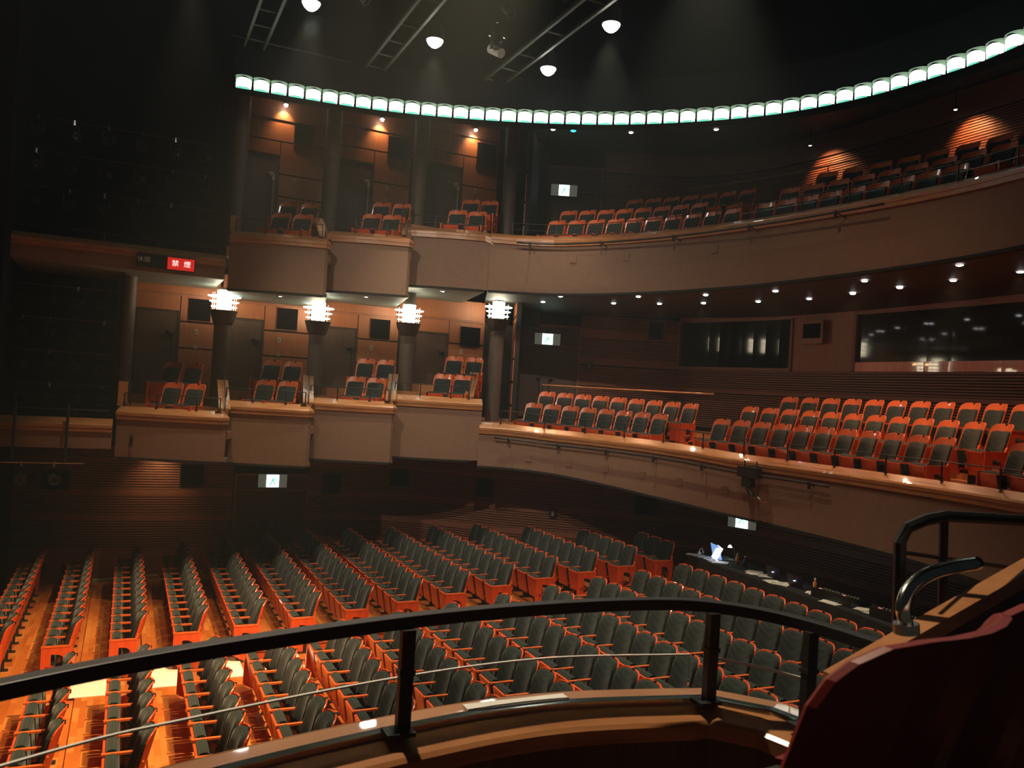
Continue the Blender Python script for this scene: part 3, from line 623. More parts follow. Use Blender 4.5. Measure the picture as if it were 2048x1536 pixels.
for key, (a, b_, top, bot, ff, fb) in BX.items():
    t = thing('balcony_box', (a[0], a[1], H(bot)), 0, f'{BN[key]}, tan front with wooden ledge', 'balcony', 'side boxes')
    l = bowed(a, b_, .07)
    last = key in ('b4', 'C')
    if last: l = l+[Vector((7.62, 17.95)) if key == 'C' else Vector((7.60, 17.98))]
    else: l = l+[Vector((b_[0]+.08, b_[1]+.06)), Vector((b_[0]+.11, b_[1]+.8))]
    nr = poly([tuple(p) for p in l]); z = [H(top)]*len(l)
    if last and key == 'C': z[-1] = H(3.72)
    MB().sweep(l, LEDGE, nr, z).obj('ledge', M['ledge'], t)
    MB().sweep(l, [(0, H(bot)), (.12, H(bot)), (.12, H(top)-.26), (0, H(top)-.26)], nr).obj('fascia', M['fascia'], t)
    x0, x1 = a[0], b_[0]+.12
    def slabpoly(zlo, zhi, ya, yb, mat, name):
        q = [(x0, 18.86), (x1, 18.18), (x1+.22, yb), (x0+.30, yb)] if ya is None else [(x0+.1, ya), (x1+.1, ya), (x1+.22, yb), (x0+.25, yb)]
        if ya is None: q = [(x0, 18.86), (x1, 18.18), (x1+.55, yb), (x0+.55, yb)]
        MB().add([(*k, zlo) for k in q]+[(*k, zhi) for k in q], [(0,3,2,1),(4,5,6,7),(0,1,5,4),(1,2,6,5),(2,3,7,6),(3,0,4,7)]).obj(name, mat, t)
    slabpoly(H(bot)-.03, H(bot)+.05, None, 21.2, M['soffit'], 'soffit')
    MB().sweep(l[:9], [(-.012, H(bot)-.05), (.10, H(bot)-.05), (.10, H(bot)), (-.012, H(bot))], nr[:9]).obj('fascia_foot_trim', M['dark'], t)
    slabpoly(H(ff)-.15, H(ff), None, 20.0, M['boxfloor'], 'floor_slab')
    slabpoly(H(ff), H(fb), 19.45, 20.45, M['boxfloor'], 'step')
    slabpoly(H(ff), H(fb)+.2, 20.45, 21.0, M['boxfloor'], 'landing')
    # sloping partition on the far side of the box with its pale wooden cap
    p0 = Vector((b_[0]+.06, 18.45)); dx = {'b1': .02, 'b2': .16, 'b3': .34, 'b4': .52, 'A': .02, 'B': .18, 'C': .40}[key]
    p1 = p0+Vector((dx, 1.0)); za, zb = H(top)+.02, H(top)+.62
    d = (p1-p0).normalized(); q = Vector((-d.y, d.x))*.085
    pt = thing('partition', (p0.x, p0.y, H(top)), 0, f'sloping partition with a pale wooden cap right of the {BN[key]}', 'partition', 'partitions between the side boxes')
    def prism(w, zt0, zt1, zb0):
        q = Vector((-d.y, d.x))*w
        v = [(*(p0-q), zb0), (*(p0+q), zb0), (*(p1+q), zb0), (*(p1-q), zb0), (*(p0-q), zt0), (*(p0+q), zt0), (*(p1+q), zt1), (*(p1-q), zt1)]
        return MB().add(v, [(0,3,2,1),(4,5,6,7),(0,1,5,4),(1,2,6,5),(2,3,7,6),(3,0,4,7)])
    prism(.075, za, zb, H(ff)).obj('panel', M['panel'], pt)
    c_ = Vector((-d.y, d.x))*.115
    MB().add([(*(p0-c_), za), (*(p0+c_), za), (*(p1+c_), zb), (*(p1-c_), zb), (*(p0-c_), za+.035), (*(p0+c_), za+.035), (*(p1+c_), zb+.035), (*(p1-c_), zb+.035)],
             [(0,3,2,1),(4,5,6,7),(0,1,5,4),(1,2,6,5),(2,3,7,6),(3,0,4,7)]).obj('cap', M['ledge'], pt)
    MB().path([(p0.x, p0.y, za), (p0.x+.0, p0.y, za+.30), (p1.x, p1.y, zb+.32), (p1.x, p1.y, zb)], .011).obj('hand_rail', M['blk'], pt)
    MB().add([(*p0.lerp(p1, .1), za+.12), (*p0.lerp(p1, .9), zb), (*p0.lerp(p1, .9), zb+.26), (*p0.lerp(p1, .1), za+.28)], [(0, 1, 2, 3)]).obj('glass_panel', M['glass'], pt)
    ll = [l[0]+Vector((.12, .12)), l[3]+Vector((0, .12)), l[6]+Vector((0, .12)), l[8]+Vector((-.06, .12))]
    rail_on([tuple(p) for p in ll], [H(top)]*4, 'box_rail', f'slim black guard rail on the ledge of the {BN[key]}', .27, 1, 'guard rails of the side boxes', mid=key in 'ABC')
    for k, (s0, s1, hh) in enumerate(SEATPOS[key]):
        p = Vector(s0); rz0 = -.36
        brow('side boxes', BN[key], ('front', 'rear')[k], s0, (s1[0], s1[1]-.18), 0, 2, hh, hh, -.30, True, True, f'seats of the {BN[key]}')
    # soffit downlight
    if key in 'ABC':
        cx = (a[0]+b_[0])/2+.2
        dl = thing('downlight', (cx, 18.95, H(bot)-.03), 0, f'small white downlight under the {BN[key]}', 'light', 'downlights under the upper boxes')
        local('rim', MB().lathe([(.045, .0), (.065, -.012), (.075, 0)], 16), M['steel'], dl)
        local('lens', MB().lathe([(0, -.012), (.03, -.01), (.045, 0)], 16), M['dl'], dl)

# end posts and wood planks at the stage end of the first boxes
for nm, x, y, top, lab in (('b1', -.08, 18.95, -.70, 'pale upright wooden board at the stage end of the first middle level box'), ('A', 1.9, 18.95, 3.2, 'pale upright wooden board at the stage end of the first upper level box')):
    t = thing('end_board', (x, y, H(top)), 0, lab, 'board')
    local('board', MB().box((-.08, 0, -.05), (.10, .04, .46 if nm == 'b1' else .3)), M['ledge'], t)
    local('post', MB().tube((.16, -.03, -.1), (.16, -.03, .5), .012), M['blk'], t)
# back wall of the boxes, both levels
COLX = {'L2': [-.12, 1.90, 4.05, 6.31, 8.75], 'L3': [2.02, 4.14, 6.36, 8.86]}
DOORS = [('L2', .12, .99, -.5, 1.42), ('L2', 2.08, 2.91, -.47, 1.38), ('L2', 4.40, 5.24, -.38, 1.37), ('L2', 6.84, 7.73, -.29, 1.46),
         ('L3', 2.25, 3.03, 3.4, 5.47), ('L3', 4.52, 5.40, 3.7, 5.67), ('L3', 6.94, 7.85, 4.0, 5.98)]
wl = struct(MB().box((-.6, 21.06, H(-1.6)), (10.0, 21.3, H(2.6))).obj('wall_boxes_middle', M['dark']), 'wood panelled wall behind the middle level boxes')
wu = struct(MB().box((1.6, 21.06, H(1.9)), (10.5, 21.3, H(7.3))).obj('wall_boxes_upper', M['dark']), 'wood panelled wall behind the upper level boxes')
NICHE = {('L2', 0): (1.22, 1.70, 1.27, 1.78), ('L2', 1): (3.25, 3.74, 1.24, 1.76), ('L2', 2): (5.61, 6.12, 1.20, 1.71), ('L2', 3): (8.11, 8.67, 1.20, 1.73),
         ('L3', 0): (3.38, 3.85, 5.85, 6.36), ('L3', 1): (5.77, 6.28, 5.93, 6.48), ('L3', 2): (8.26, 8.80, 6.2, 6.78)}
cnt = {'L2': 0, 'L3': 0}
for di, (lv, x0, x1, z0, z1) in enumerate(DOORS):
    i = cnt[lv]; cnt[lv] += 1; par = wl if lv == 'L2' else wu
    nxt = COLX[lv][i+1]+.05; prv = COLX[lv][i]
    offs = [-.82, -.2, .43] if lv == 'L2' else [-.97, -.42, .38, .93]
    topz = 2.45 if lv == 'L2' else 7.25
    lv_h = [z0-.2]+[z1+o for o in offs]+[topz]
    nx0, nx1, nz0, nz1 = NICHE[(lv, i)]
    for a, b_ in zip(lv_h[:-1], lv_h[1:]):
        xa = x1+.05 if b_ <= z1+.30 else prv
        if lv == 'L2' and a < z1 < b_:          # panel cut round the door head
            MB().box((x1+.05, 21.0, H(a)+.018), (nxt, 21.06, H(b_)-.018)).obj('wall_panel', M['panel'], par)
            MB().box((prv, 21.0, H(z1)+.05), (x1+.03, 21.06, H(b_)-.018)).obj('wall_panel', M['panel'], par)
        elif lv == 'L3' and a < z1 < b_:
            MB().box((x1+.05, 21.0, H(a)+.018), (nxt, 21.06, H(b_)-.018)).obj('wall_panel', M['panel'], par)
            MB().box((prv, 21.0, H(z1)+.05), (x1+.03, 21.06, H(b_)-.018)).obj('wall_panel', M['panel'], par)
        else:
            MB().box((xa if a < z1 else prv, 21.0, H(a)+.018), (nxt, 21.06, H(b_)-.018)).obj('wall_panel', M['panel'], par)
    tr = MB().box((prv, 20.97, H(z1+.40 if lv == 'L2' else z1+.90)), (nxt, 21.0, H(z1+.44 if lv == 'L2' else z1+.95))).obj('dado_trim', M['slat'], par)
    t = bpy.data.objects.new(f'door_{di+4}', None); COL.objects.link(t); t.location = (x0, 20.98, H(z0)); nm_ = BN[('b1', 'b2', 'b3', 'b4')[i] if lv == 'L2' else 'ABC'[i]]
    struct(t, f'dark single door behind the {nm_}')
    h = z1-z0; w_ = x1-x0
    local('frame', MB().box((-.04, 0, 0), (0, .08, h+.04)).box((w_, 0, 0), (w_+.04, .08, h+.04)).box((0, 0, h), (w_, .08, h+.04)), M['cap'], t)
    lf = local('door_leaf', MB().box((0, .02, 0), (w_, .07, h)), M['door'], t)
    cx = w_-.14; hz = h-.60
    hd = MB().tube((cx+.05, -.02, .15), (cx+.05, -.02, hz), .012).box((cx+.02, -.03, hz), (cx+.08, .02, hz+.14)).lathe([(0, 0), (.04, .01), (.075, .08), (.07, .10), (0, .08)], 10, (cx-.03, -.06, hz+.06))
    local('door_handle', hd, M['blk'] if lv == 'L2' else M['plate'], lf)
    s = thing('wall_speaker', ((nx0+nx1)/2, 20.99, H((nz0+nz1)/2)), 0, f'black square loudspeaker set in the wall behind the {nm_}', 'speaker', 'black loudspeakers behind the boxes')
    w2, h2 = (nx1-nx0)/2, (nz1-nz0)/2
    local('grille', MB().box((-w2, -.035, -h2), (w2, 0, h2)), M['void'], s)
    local('frame', MB().box((-w2-.02, -.02, -h2-.02), (w2+.02, 0, -h2)).box((-w2-.02, -.02, h2), (w2+.02, 0, h2+.02)), M['slat'], s)
    for q, (dh, nmq) in enumerate(((-.42, 'upper'), (-.78, 'lower'))):
        pz = z1+dh+(.0 if lv == 'L2' else -.12+.06*q)
        s = thing('switch_plate', (x1+.42, 20.99, H(pz)), 0, f'{nmq} small pale switch plate behind the {nm_}', 'switch', 'switch plates behind the boxes')
        local('plate', MB().box((-.035, -.012, -.06 if q == 0 else -.04), (.035, 0, .06 if q == 0 else .04)), M['plate'], s)
        local('switch', MB().box((-.015, -.018, -.03), (.015, -.012, -.005)).box((-.015, -.018, .005), (.015, -.012, .03)), M['signblk'], s)

# ------------------------------------------------------------------ columns with their ring lamps
shaft2 = MB().lathe([(.19, 0), (.19, 2.75)], 24).mesh('shaft', M['column'], True)
capi = MB().lathe([(.19, 0), (.22, .04), (.30, .30), (.31, .33), (0, .33)], 24).mesh('capital', M['cap'], False)
up = MB().lathe([(.165, 0), (.165, .95)], 24).mesh('upper_shaft', M['column'], True)
# lamp: glowing glass sleeve between three stacked glass rings on slim rods
slv = MB().lathe([(.155, .0), (.16, .02), (.16, .44), (.155, .46)], 20).mesh('glass_sleeve', M['colglass'], True)
rings_ = []
for k, (z, r) in enumerate(((.07, .29), (.19, .33), (.31, .37))):
    rings_.append(('glass_ring', MB().lathe([(.17, z+.004), (r-.02, z+.012), (r, z+.018), (r-.012, z+.0), (.17, z-.006)], 28).mesh('glass_ring', M['colring'], True)))
rods = MB()
for k in range(8):
    a_ = k*PI/4+.2; rods.tube((.255*math.cos(a_), .255*math.sin(a_), 0), (.265*math.cos(a_), .265*math.sin(a_), .40), .006, 5)
rodm = rods.mesh('rods', M['steel'])
CT = [None, 1.52, 1.40, 1.55, 1.95]  # capital top height for the middle level columns
CTOP = {1: 1.52, 2: 1.43, 3: 1.60, 4: 2.0}
for i, x in enumerate(COLX['L2']):
    ct = CTOP.get(i, 2.6); yy = 20.0
    ct = {1: 1.49, 2: 1.44, 3: 1.60, 4: 1.93}.get(i, 2.5)
    t = thing('column', (x, yy, H(-1.1)), 0, ('plain dark column at the stage end of the middle level boxes' if i == 0 else f'{ORD[i-1]} middle level column from the stage, carrying a ring lamp'), 'column', 'middle level columns')
    sh = MB().lathe([(.19, 0), (.19, ct+1.1-.33 if i else 3.4)], 24).mesh('shaft', M['column'], True)
    local('shaft', sh, None, t)
    if i:
        o = local('capital', capi, None, t); o.location = (0, 0, ct+1.1-.33)
        o = local('upper_shaft', MB().lathe([(.150, 0), (.150, {1: .52, 2: .66, 3: .80, 4: .52}[i])], 24), M['column'], t, True); o.location = (0, 0, ct+1.1)
        lt = stamp('column_lamp', [('glass_sleeve', slv)]+rings_+[('rods', rodm)], (x, yy, H(ct)), .3*i, f'{ORD[i-1]} glowing glass ring lamp from the stage, on top of its column', 'lamp', 'ring lamps on the middle level columns')
for i, x in enumerate(COLX['L3']):
    t = thing('column', (x, 20.0, H(3.0)), 0, f'{ORD[i]} upper level column from the stage', 'column', 'upper level columns')
    local('shaft', MB().lathe([(.19, 0), (.19, 4.25)], 24), M['column'], t, True)

for i in (1, 2, 3, 4):
    l_ = bpy.data.lights.new('column_lamp_glow', 'POINT'); l_.energy = 10; l_.color = (1, .46, .16); l_.shadow_soft_size = .05
    o_ = bpy.data.objects.new('column_lamp_glow', l_); COL.objects.link(o_); o_.location = (COLX['L2'][i], 20.30, H({1: 1.49, 2: 1.44, 3: 1.60, 4: 1.93}[i]+.25))
# wall washers over the upper boxes
for i, (x, h, wz) in enumerate(((3.11, 6.72, 0), (5.53, 6.84, 0), (8.12, 7.06, 0))):
    t = thing('wall_light', (x, 20.83, H(h)), 0, f'{ORD[i]} small bright wall washer from the stage above the upper boxes', 'light', 'wall washers above the upper boxes')
    local('lamp_body', MB().tube((0, 0, .06), (0, .05, -.0), .05, 12).tube((0, 0, .06), (0, .17, .10), .012), M['blk'], t)
    local('lens', MB().lathe([(0, -.055), (.035, -.045), (.055, 0), (0, .01)], 12), M['lens'], t)
    spot('wall_washer_beam', (x, 20.83, H(h)-.06), (x, 21.02, H(h)-.36), 44, 96, .9, (1, .58, .24), .02)

for i, (x, y, h, tx) in enumerate(((15.35, 16.0, 6.75, 16.0), (15.6, 12.1, 6.6, 16.2))):
    t = thing('wall_light', (x, y, H(h)), 0, ['left', 'right'][i]+' wall washer glowing on the wall behind the upper balcony', 'light', 'wall washers behind the upper balcony')
    local('lamp_body', MB().tube((0, 0, .10), (0, 0, .0), .05, 12).tube((0, 0, .10), (0, 0, .5), .012), M['blk'], t)
    local('lens', MB().lathe([(0, -.015), (.02, -.01), (.035, 0), (0, .01)], 12), M['dl'], t)
    spot('wall_washer_beam', (x, y, H(h)-.04), (tx, y-.1, H(h)-.75), 90, 100, .9, (1, .42, .16), .03)
t = thing('aisle_lamp', (14.45, 10.13, H(5.0)), 0, 'small white lamp on a short post at the far right of the upper balcony', 'lamp')
local('post', MB().tube((0, 0, -.8), (0, 0, .06), .015), M['blk'], t)
local('lens', MB().lathe([(0, .22), (.05, .2), (.07, .14), (.05, .07), (0, .06)], 14), M['dl'], t, True)
# ------------------------------------------------------------------ stage end galleries with lighting bays
def stage_gallery(key, x1, top, bot, z_bay, label):
    t = thing('stage_gallery', (-1, 18.7, H(bot)), 0, label, 'balcony', 'stage end galleries')
    l = [(-2.40, 18.62), (x1, 18.62)]; nr = [(0, 1), (0, 1)]
    MB().sweep(l, LEDGE, nr, [H(top)]*2).obj('ledge', M['ledge'], t)
    MB().sweep(l, [(0, H(bot)), (.12, H(bot)), (.12, H(top)-.26), (0, H(top)-.26)], nr).obj('fascia', M['fascia'], t)
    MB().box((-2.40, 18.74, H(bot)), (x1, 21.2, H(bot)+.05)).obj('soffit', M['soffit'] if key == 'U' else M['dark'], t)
    MB().box((-2.40, 18.74, H(top)-.4), (x1, 21.5, H(top)-.35)).obj('floor_slab', M['dark'], t)
    # the bay: a black recess with lighting bars
    w = struct(MB().box((-2.42, 21.3, H(z_bay[0])), (x1+.1, 21.4, H(z_bay[1]))).box((x1-.03, 19.3, H(z_bay[0])), (x1+.05, 21.3, H(z_bay[1]))).obj('wall_bay_'+('upper' if key == 'U' else 'lower'), M['void']), 'black recess of the lighting bay at the stage end, '+('upper level' if key == 'U' else 'middle level'))
    rail_on([(-2.38, 18.8), (-.9, 18.8), (x1-.1, 18.8)] if key == 'L' else [(-2.38, 18.8), (-.6, 18.8), (.4, 18.8), (x1-.1, 18.8)], [H(top)]*(3 if key == 'L' else 4), 'bay_rail', 'thin guard rail on the ledge of the '+label.split(',')[0], .16, 1)
stage_gallery('U', 1.74, 2.58, 2.05, (2.1, 7.3), 'upper stage end gallery, plain tan front with a wooden ledge')
stage_gallery('L', -.22, -1.02, -1.62, (-1.6, 2.1), 'middle stage end gallery, plain tan front with a wooden ledge')
def lantern_parts():
    b_ = MB().lathe([(0, 0), (.07, .0), (.085, .05), (.085, .26), (.10, .28), (.10, .30), (.075, .30), (.07, .27)], 14).mesh('lamp_housing', M['dark'], False)
    ln = MB().lathe([(0, .262), (.04, .272), (.075, .27)], 14).mesh('lens', M['dglass'], True)
    yk = MB().path([(-.11, 0, .16), (-.11, 0, .36), (0, 0, .42), (.11, 0, .36), (.11, 0, .16)], .008, 5).mesh('yoke', M['blk'])
    ck = MB().box((-.02, -.02, .40), (.02, .02, .50)).mesh('clamp', M['steel'])
    return [('lamp_housing', b_), ('lens', ln), ('yoke', yk), ('clamp', ck)]
LP = lantern_parts()
def lantern(x, y, z, tilt, rz, label, group):
    t = stamp('stage_lantern', LP, (x, y, z), rz, label, 'stage light', group)
    for c in t.children:
        if c.name.startswith(('lamp_housing', 'lens')):
            c.matrix_local = Matrix.Translation((0, 0, .16)) @ Matrix.Rotation(tilt, 4, 'X') @ Matrix.Translation((0, 0, -.16))
    return t
nb = 0
for zi, h in enumerate((1.65, .98, .30, -.38)):
    t = thing('lighting_bar', (-1.3, 19.6, H(h)), 0, f'{ORD[zi]} lighting bar from the top in the middle level bay', 'pipe', 'lighting bars of the middle level bay')
    local('tube', MB().tube((-1.0, 0, 0), (1.0, 0, 0), .018, 8), M['blk'], t)
    for k in range(4):
        lantern(-2.05+.5*k+.03*zi, 19.6, H(h)-.47, .9+PI*.25, random.uniform(-.6, .6), f'black stage lantern, {ORD[k]} from left on the {ORD[zi]} lighting bar of the middle bay', 'lanterns of the middle level bay')
for zi, h in enumerate((5.15, 4.45, 3.7)):
    t = thing('lighting_bar', (0, 19.8, H(h)), 0, f'{ORD[zi]} lighting bar from the top in the upper level bay', 'pipe', 'lighting bars of the upper level bay')
    local('tube', MB().tube((-2.3, 0, 0), (1.6, 0, 0), .014, 8), M['blk'], t)
    for k in range(6):
        lantern(-2.0+.66*k, 19.8, H(h)-.47, .9+PI*.25, random.uniform(-.6, .6), f'black stage lantern, {ORD[k]} from left on the {ORD[zi]} lighting bar of the upper bay', 'lanterns of the upper level bay')
# drop arm with a bar hung below the middle gallery, and its lanterns
t = thing('hanging_bar', (-1.3, 18.4, H(-1.9)), 0, 'steel lighting bar hung on two dark arms below the middle stage end gallery', 'pipe')
local('tube', MB().tube((-.95, 0, 0), (.62, 0, 0), .016, 8), M['steel'], t)
for x in (-.62, .28): local('arm', MB().tube((x, 0, 0), (x, .08, 1.15), .028, 6), M['dark'], t)
for k, x in enumerate((-1.75, -1.2)): lantern(x, 18.4, H(-1.9)-.47, .9+PI*.25, .3*k, f'black stage lantern, {ORD[k]} from left on the bar below the middle gallery', 'lanterns below the middle gallery')
# grey wall unit clipped to the first box front
t = thing('fascia_spotlight', (.13, 18.50, H(-1.45)), 0, 'small black fitting clipped on the tan front of the first middle box', 'light')
local('lamp_body', MB().tube((0, -.02, -.1), (.02, -.04, .1), .035, 10), M['blk'], t); local('bracket', MB().box((-.015, -.01, .08), (.015, .12, .14)), M['blk'], t)

# signs on the upper gallery front
def text_mesh(s, size, name):
    c = bpy.data.curves.new(name, 'FONT'); c.body = s; c.size = size; c.align_x = 'CENTER'; c.align_y = 'CENTER'; c.extrude = .003
    o = bpy.data.objects.new(name, c); COL.objects.link(o); bpy.context.view_layer.update()
    me = bpy.data.meshes.new_from_object(o.evaluated_get(bpy.context.evaluated_depsgraph_get())); bpy.data.objects.remove(o); return me
def sign(x0, x1, h0, h1, body, text, letter, label, pos, rim, size=.155):
    t = thing('wall_sign', ((x0+x1)/2, 18.50, H((h0+h1)/2)), 0, label, 'sign'); w_, hh = (x1-x0)/2, (h1-h0)/2
    local('casing', MB().box((-w_, 0, -hh), (w_, .10, hh)), rim, t)
    local('face', MB().box((-w_+.012, -.012, -hh+.012), (w_-.012, 0, hh-.012)), body, t)
    for s, px in pos:
        me = text_mesh(s, size, 'letters'); me.materials.clear(); me.materials.append(letter)
        o = local('letters', me, None, t); o.rotation_euler = (PI/2, 0, 0); o.location = (px, -.016, 0)
sign(.02, .585, 2.135, 2.40, M['signblk'], '', M['gtxt'], 'unlit black sign with grey letters on the upper gallery front', [('休憩', -.15)], M['dark'], .125)
sign(.59, 1.13, 2.115, 2.385, M['red'], '', M['wtxt'], 'lit red no smoking sign beside the black sign', [('禁', -.11), ('煙', .12)], M['dark'], .14)

# ------------------------------------------------------------------ lamp ring, ceiling edge
RING = Curve([(1.2, 19.10), (1.94, 18.99), (4.75, 18.61), (7.46, 17.65), (9.94, 16.18), (11.88, 14.22), (12.85, 12.33), (13.2, 10.39), (13.15, 9.0), (12.6, 6.6), (11.3, 4.4)], 12)
l, n = RING.cut(.5, RING.L[-1], .4)
w = MB().sweep(l, [(.16, H(6.24)), (.24, H(6.24)), (.24, H(7.4)), (.16, H(7.4))], n).obj('trim_3', M['void']); struct(w, 'black ceiling edge carrying the lamp ring')
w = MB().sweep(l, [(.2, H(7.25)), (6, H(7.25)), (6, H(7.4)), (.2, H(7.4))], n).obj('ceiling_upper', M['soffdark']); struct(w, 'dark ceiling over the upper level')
MB().sweep(l, [(-.16, H(6.225)), (.16, H(6.225)), (.16, H(6.24)), (-.16, H(6.24))], n).obj('ring_shelf', M['void'], w)
def half(z0, z1, r, k=12, sag=0):
    m = MB(); vs = []
    for t_, rr in ((0, .96), (.5, 1), (1, .97)):
        for i in range(k+1):
            a_ = PI+PI*i/k; zt = z1-sag*abs(math.cos(a_))**2.5
            vs.append((r*rr*math.cos(a_)*.98, r*rr*math.sin(a_)*.75, z0+(zt-z0)*t_))
    K = k+1; fs = [(j*K+i, j*K+i+1, (j+1)*K+i+1, (j+1)*K+i) for j in range(2) for i in range(k)]
    vs.append((0, 0, z1)); c = len(vs)-1
    fs += [(2*K+i, 2*K+i+1, c) for i in range(k)]
    return m.add(vs, fs)
lensm = half(-.10, .105, .166, sag=.035).mesh('lens', M['ring'], True)
rimm = MB()
for z0_, z1_, r_ in ((.135, .155, .182), (.04, .135, .172)):
    P_ = [(r_*math.cos(PI+PI*i/12), .75*r_*math.sin(PI+PI*i/12)) for i in range(13)]
    rimm.add([(x, y, (z0_ if r_ > .18 else .135-(.135-z0_)*abs(x/r_)**2)) for x, y in P_]+[(x, y, z1_) for x, y in P_], [(i, i+1, i+14, i+13) for i in range(12)])
rimm = rimm.mesh('glass_rim', M['ringrim'], False)
lowm = MB().add([(.165*math.cos(PI+PI*i/8), .75*.165*math.sin(PI+PI*i/8), -.125+.015*math.sin(PI*i/8)) for i in range(9)]+[(.165*math.cos(PI+PI*i/8), .75*.165*math.sin(PI+PI*i/8), -.150) for i in range(9)],
   [(i, i+1, i+10, i+9) for i in range(8)]+[tuple(range(9, 18))]).mesh('lower_glass', M['ringlow'])
bodym = MB().box((-.16, .0, -.15), (.16, .10, .16)).mesh('lamp_body', M['void'])
L = .72; k = 0
while L < RING.L[-1]-.3:
    p, q = RING.at(L); rz = math.atan2(q.y, q.x)-PI/2
    half_ = 'counting from the stage' 
    tens = ['', 'twenty-', 'thirty-', 'forty-', 'fifty-', 'sixty-']
    def ordn(k):
        small = ORD+['seventeenth', 'eighteenth', 'nineteenth']
        if k < 19: return small[k]
        a_, b_ = divmod(k+1, 10)
        return {2: 'twentieth', 3: 'thirtieth', 4: 'fortieth', 5: 'fiftieth', 6: 'sixtieth'}[a_] if b_ == 0 else tens[a_-1]+ORD[b_-1]
    stamp('ring_lamp', [('lamp_body', bodym), ('lens', lensm), ('glass_rim', rimm), ('lower_glass', lowm)], (p.x, p.y, H(6.40)), rz, f'{ordn(k)} greenish white glass lamp from the stage end of the ceiling ring', 'lamp', 'lamps of the curved ceiling ring')
    L += .372; k += 1

# ceiling: ladder trusses, cross pipes, hanging lamps
for i, (xa, xb) in enumerate(((1.89, 2.30), (4.53, 4.95), (7.15, 7.63))):
    t = thing('ladder_truss', (xa, 13, H(7.3)), 0, f'{ORD[i]} ladder truss from the stage across the black ceiling', 'truss', 'ladder trusses under the ceiling')
    for x in (0, xb-xa): local('rail', MB().box((x-.03, -6, -.035), (x+.03, 6.3, .035)), M['olive'], t)
    for y in (-4.5, -2.9, -1.2, .3, 1.9, 3.2, 4.1, 4.9, 5.7):
        local('rung', MB().tube((.03, y, 0), (xb-xa-.03, y, 0), .018, 6), M['olive'], t)
for i, y in enumerate((18.9, 19.5)):
    tag(MB().tube((1.6, y, H(7.36)), (9.3, y, H(7.36)), .02, 6).obj('ceiling_pipe', M['blk']), f'{["nearer", "farther"][i]} thin dark pipe crossing behind the ladder trusses', 'pipe', 'thin pipes across the ceiling')
for i, (x, y) in enumerate(HANG[:4]):
    t = thing('ceiling_lamp', (x, y, H(7.2)), 0, ('bright white ceiling lamp at the top left, nearest the stage', 'bright white ceiling lamp between the first two ladder trusses', 'bright white ceiling lamp at the upper right, nearest the viewer', 'bright white ceiling lamp just above the lamp ring')[i], 'lamp', 'bright lamps hanging under the ceiling')
    local('lamp_housing', MB().lathe([(.09, .45), (.17, .30), (.19, .02), (.175, .02), (.15, .28), (0, .40)], 18), M['blk'], t)
    local('bulb_lens', MB().lathe([(0, -.13), (.07, -.11), (.13, -.06), (.165, .0), (.165, .05), (0, .06)], 18), M['lens'], t, True)
    local('stem', MB().tube((0, 0, .4), (0, 0, 2.6), .015, 6), M['blk'], t)
for i, (x, y) in enumerate(((6.45, 15.7), (6.2, 14.6), (3.6, 15.6), (3.3, 14.8), (6.8, 13.4), (4.0, 13.6))):
    o = lantern(x, y, H(7.2), .5+PI*.6, .5*i, f'{ORD[i]} spotlight clamped among the ceiling trusses', 'spotlights among the ceiling trusses')
t = thing('moving_light', (6.5, 15.8, H(7.05)), .5, 'pale moving spotlight between the second and third ladder trusses', 'stage light')
local('yoke', MB().box((-.17, -.03, -.02), (-.13, .03, .26)).box((.13, -.03, -.02), (.17, .03, .26)).box((-.17, -.04, .26), (.17, .04, .30)), M['steel'], t)
local('head', MB().tube((-.02, -.16, -.08), (.02, .16, .10), .10, 12), M['plate'], t); local('base', MB().box((-.14, -.12, .30), (.14, .12, .40)), M['steel'], t)

# ------------------------------------------------------------------ downlights in the balcony soffits
downm = [('rim', MB().lathe([(.06, .0), (.08, -.014), (.095, 0)], 16).mesh('rim', M['steel'])), ('lens', MB().lathe([(0, -.03), (.04, -.022), (.062, 0)], 16).mesh('lens', M['dl'], True))]
DLS = [(9.59, 19.09), (9.33, 17.65), (10.91, 17.78), (10.57, 16.16), (11.67, 16.89), (11.36, 14.71), (12.24, 15.91), (12.8, 14.67), (11.89, 13.13), (13.14, 13.47), (13.13, 12.28), (12.13, 11.09), (13.16, 11.19), (13.15, 10.06), (12.0, 9.08), (13.18, 8.86)]
for i, (x, y) in enumerate(DLS):
    z = H(interp(B3, y)+.015)
    t = stamp('downlight', downm, (x, y, z), 0, f'{ORD[i]} round downlight from the left in the soffit above the middle balcony', 'light', 'downlights above the middle balcony')
    if i % 2 == 0 or i > 10: spot('downlight_beam', (x, y, z-.03), (x, y, 0), 150, 105, .8, (1, .52, .26), .04)
for i, (x, y) in enumerate(((8.68, 17.3), (10.27, 16.42), (11.7, 15.12))):
    f_ = 7.2/6.2
    t = stamp('downlight', downm, (x*f_, y*f_, H(7.245)), 0, f'{ORD[i]} round downlight from the left in the ceiling above the upper balcony', 'light', 'downlights above the upper balcony')
t = thing('indicator_light', (9.0, 16.89, H(6.16)), 0, 'small cyan light glowing under the lamp ring', 'light'); local('lens', MB().lathe([(0, -.03), (.05, -.02), (.07, .0), (0, .02)], 12), M['cyan'], t, True)
local('base', MB().box((-.08, -.03, 0), (.08, .1, .03)), M['blk'], t)

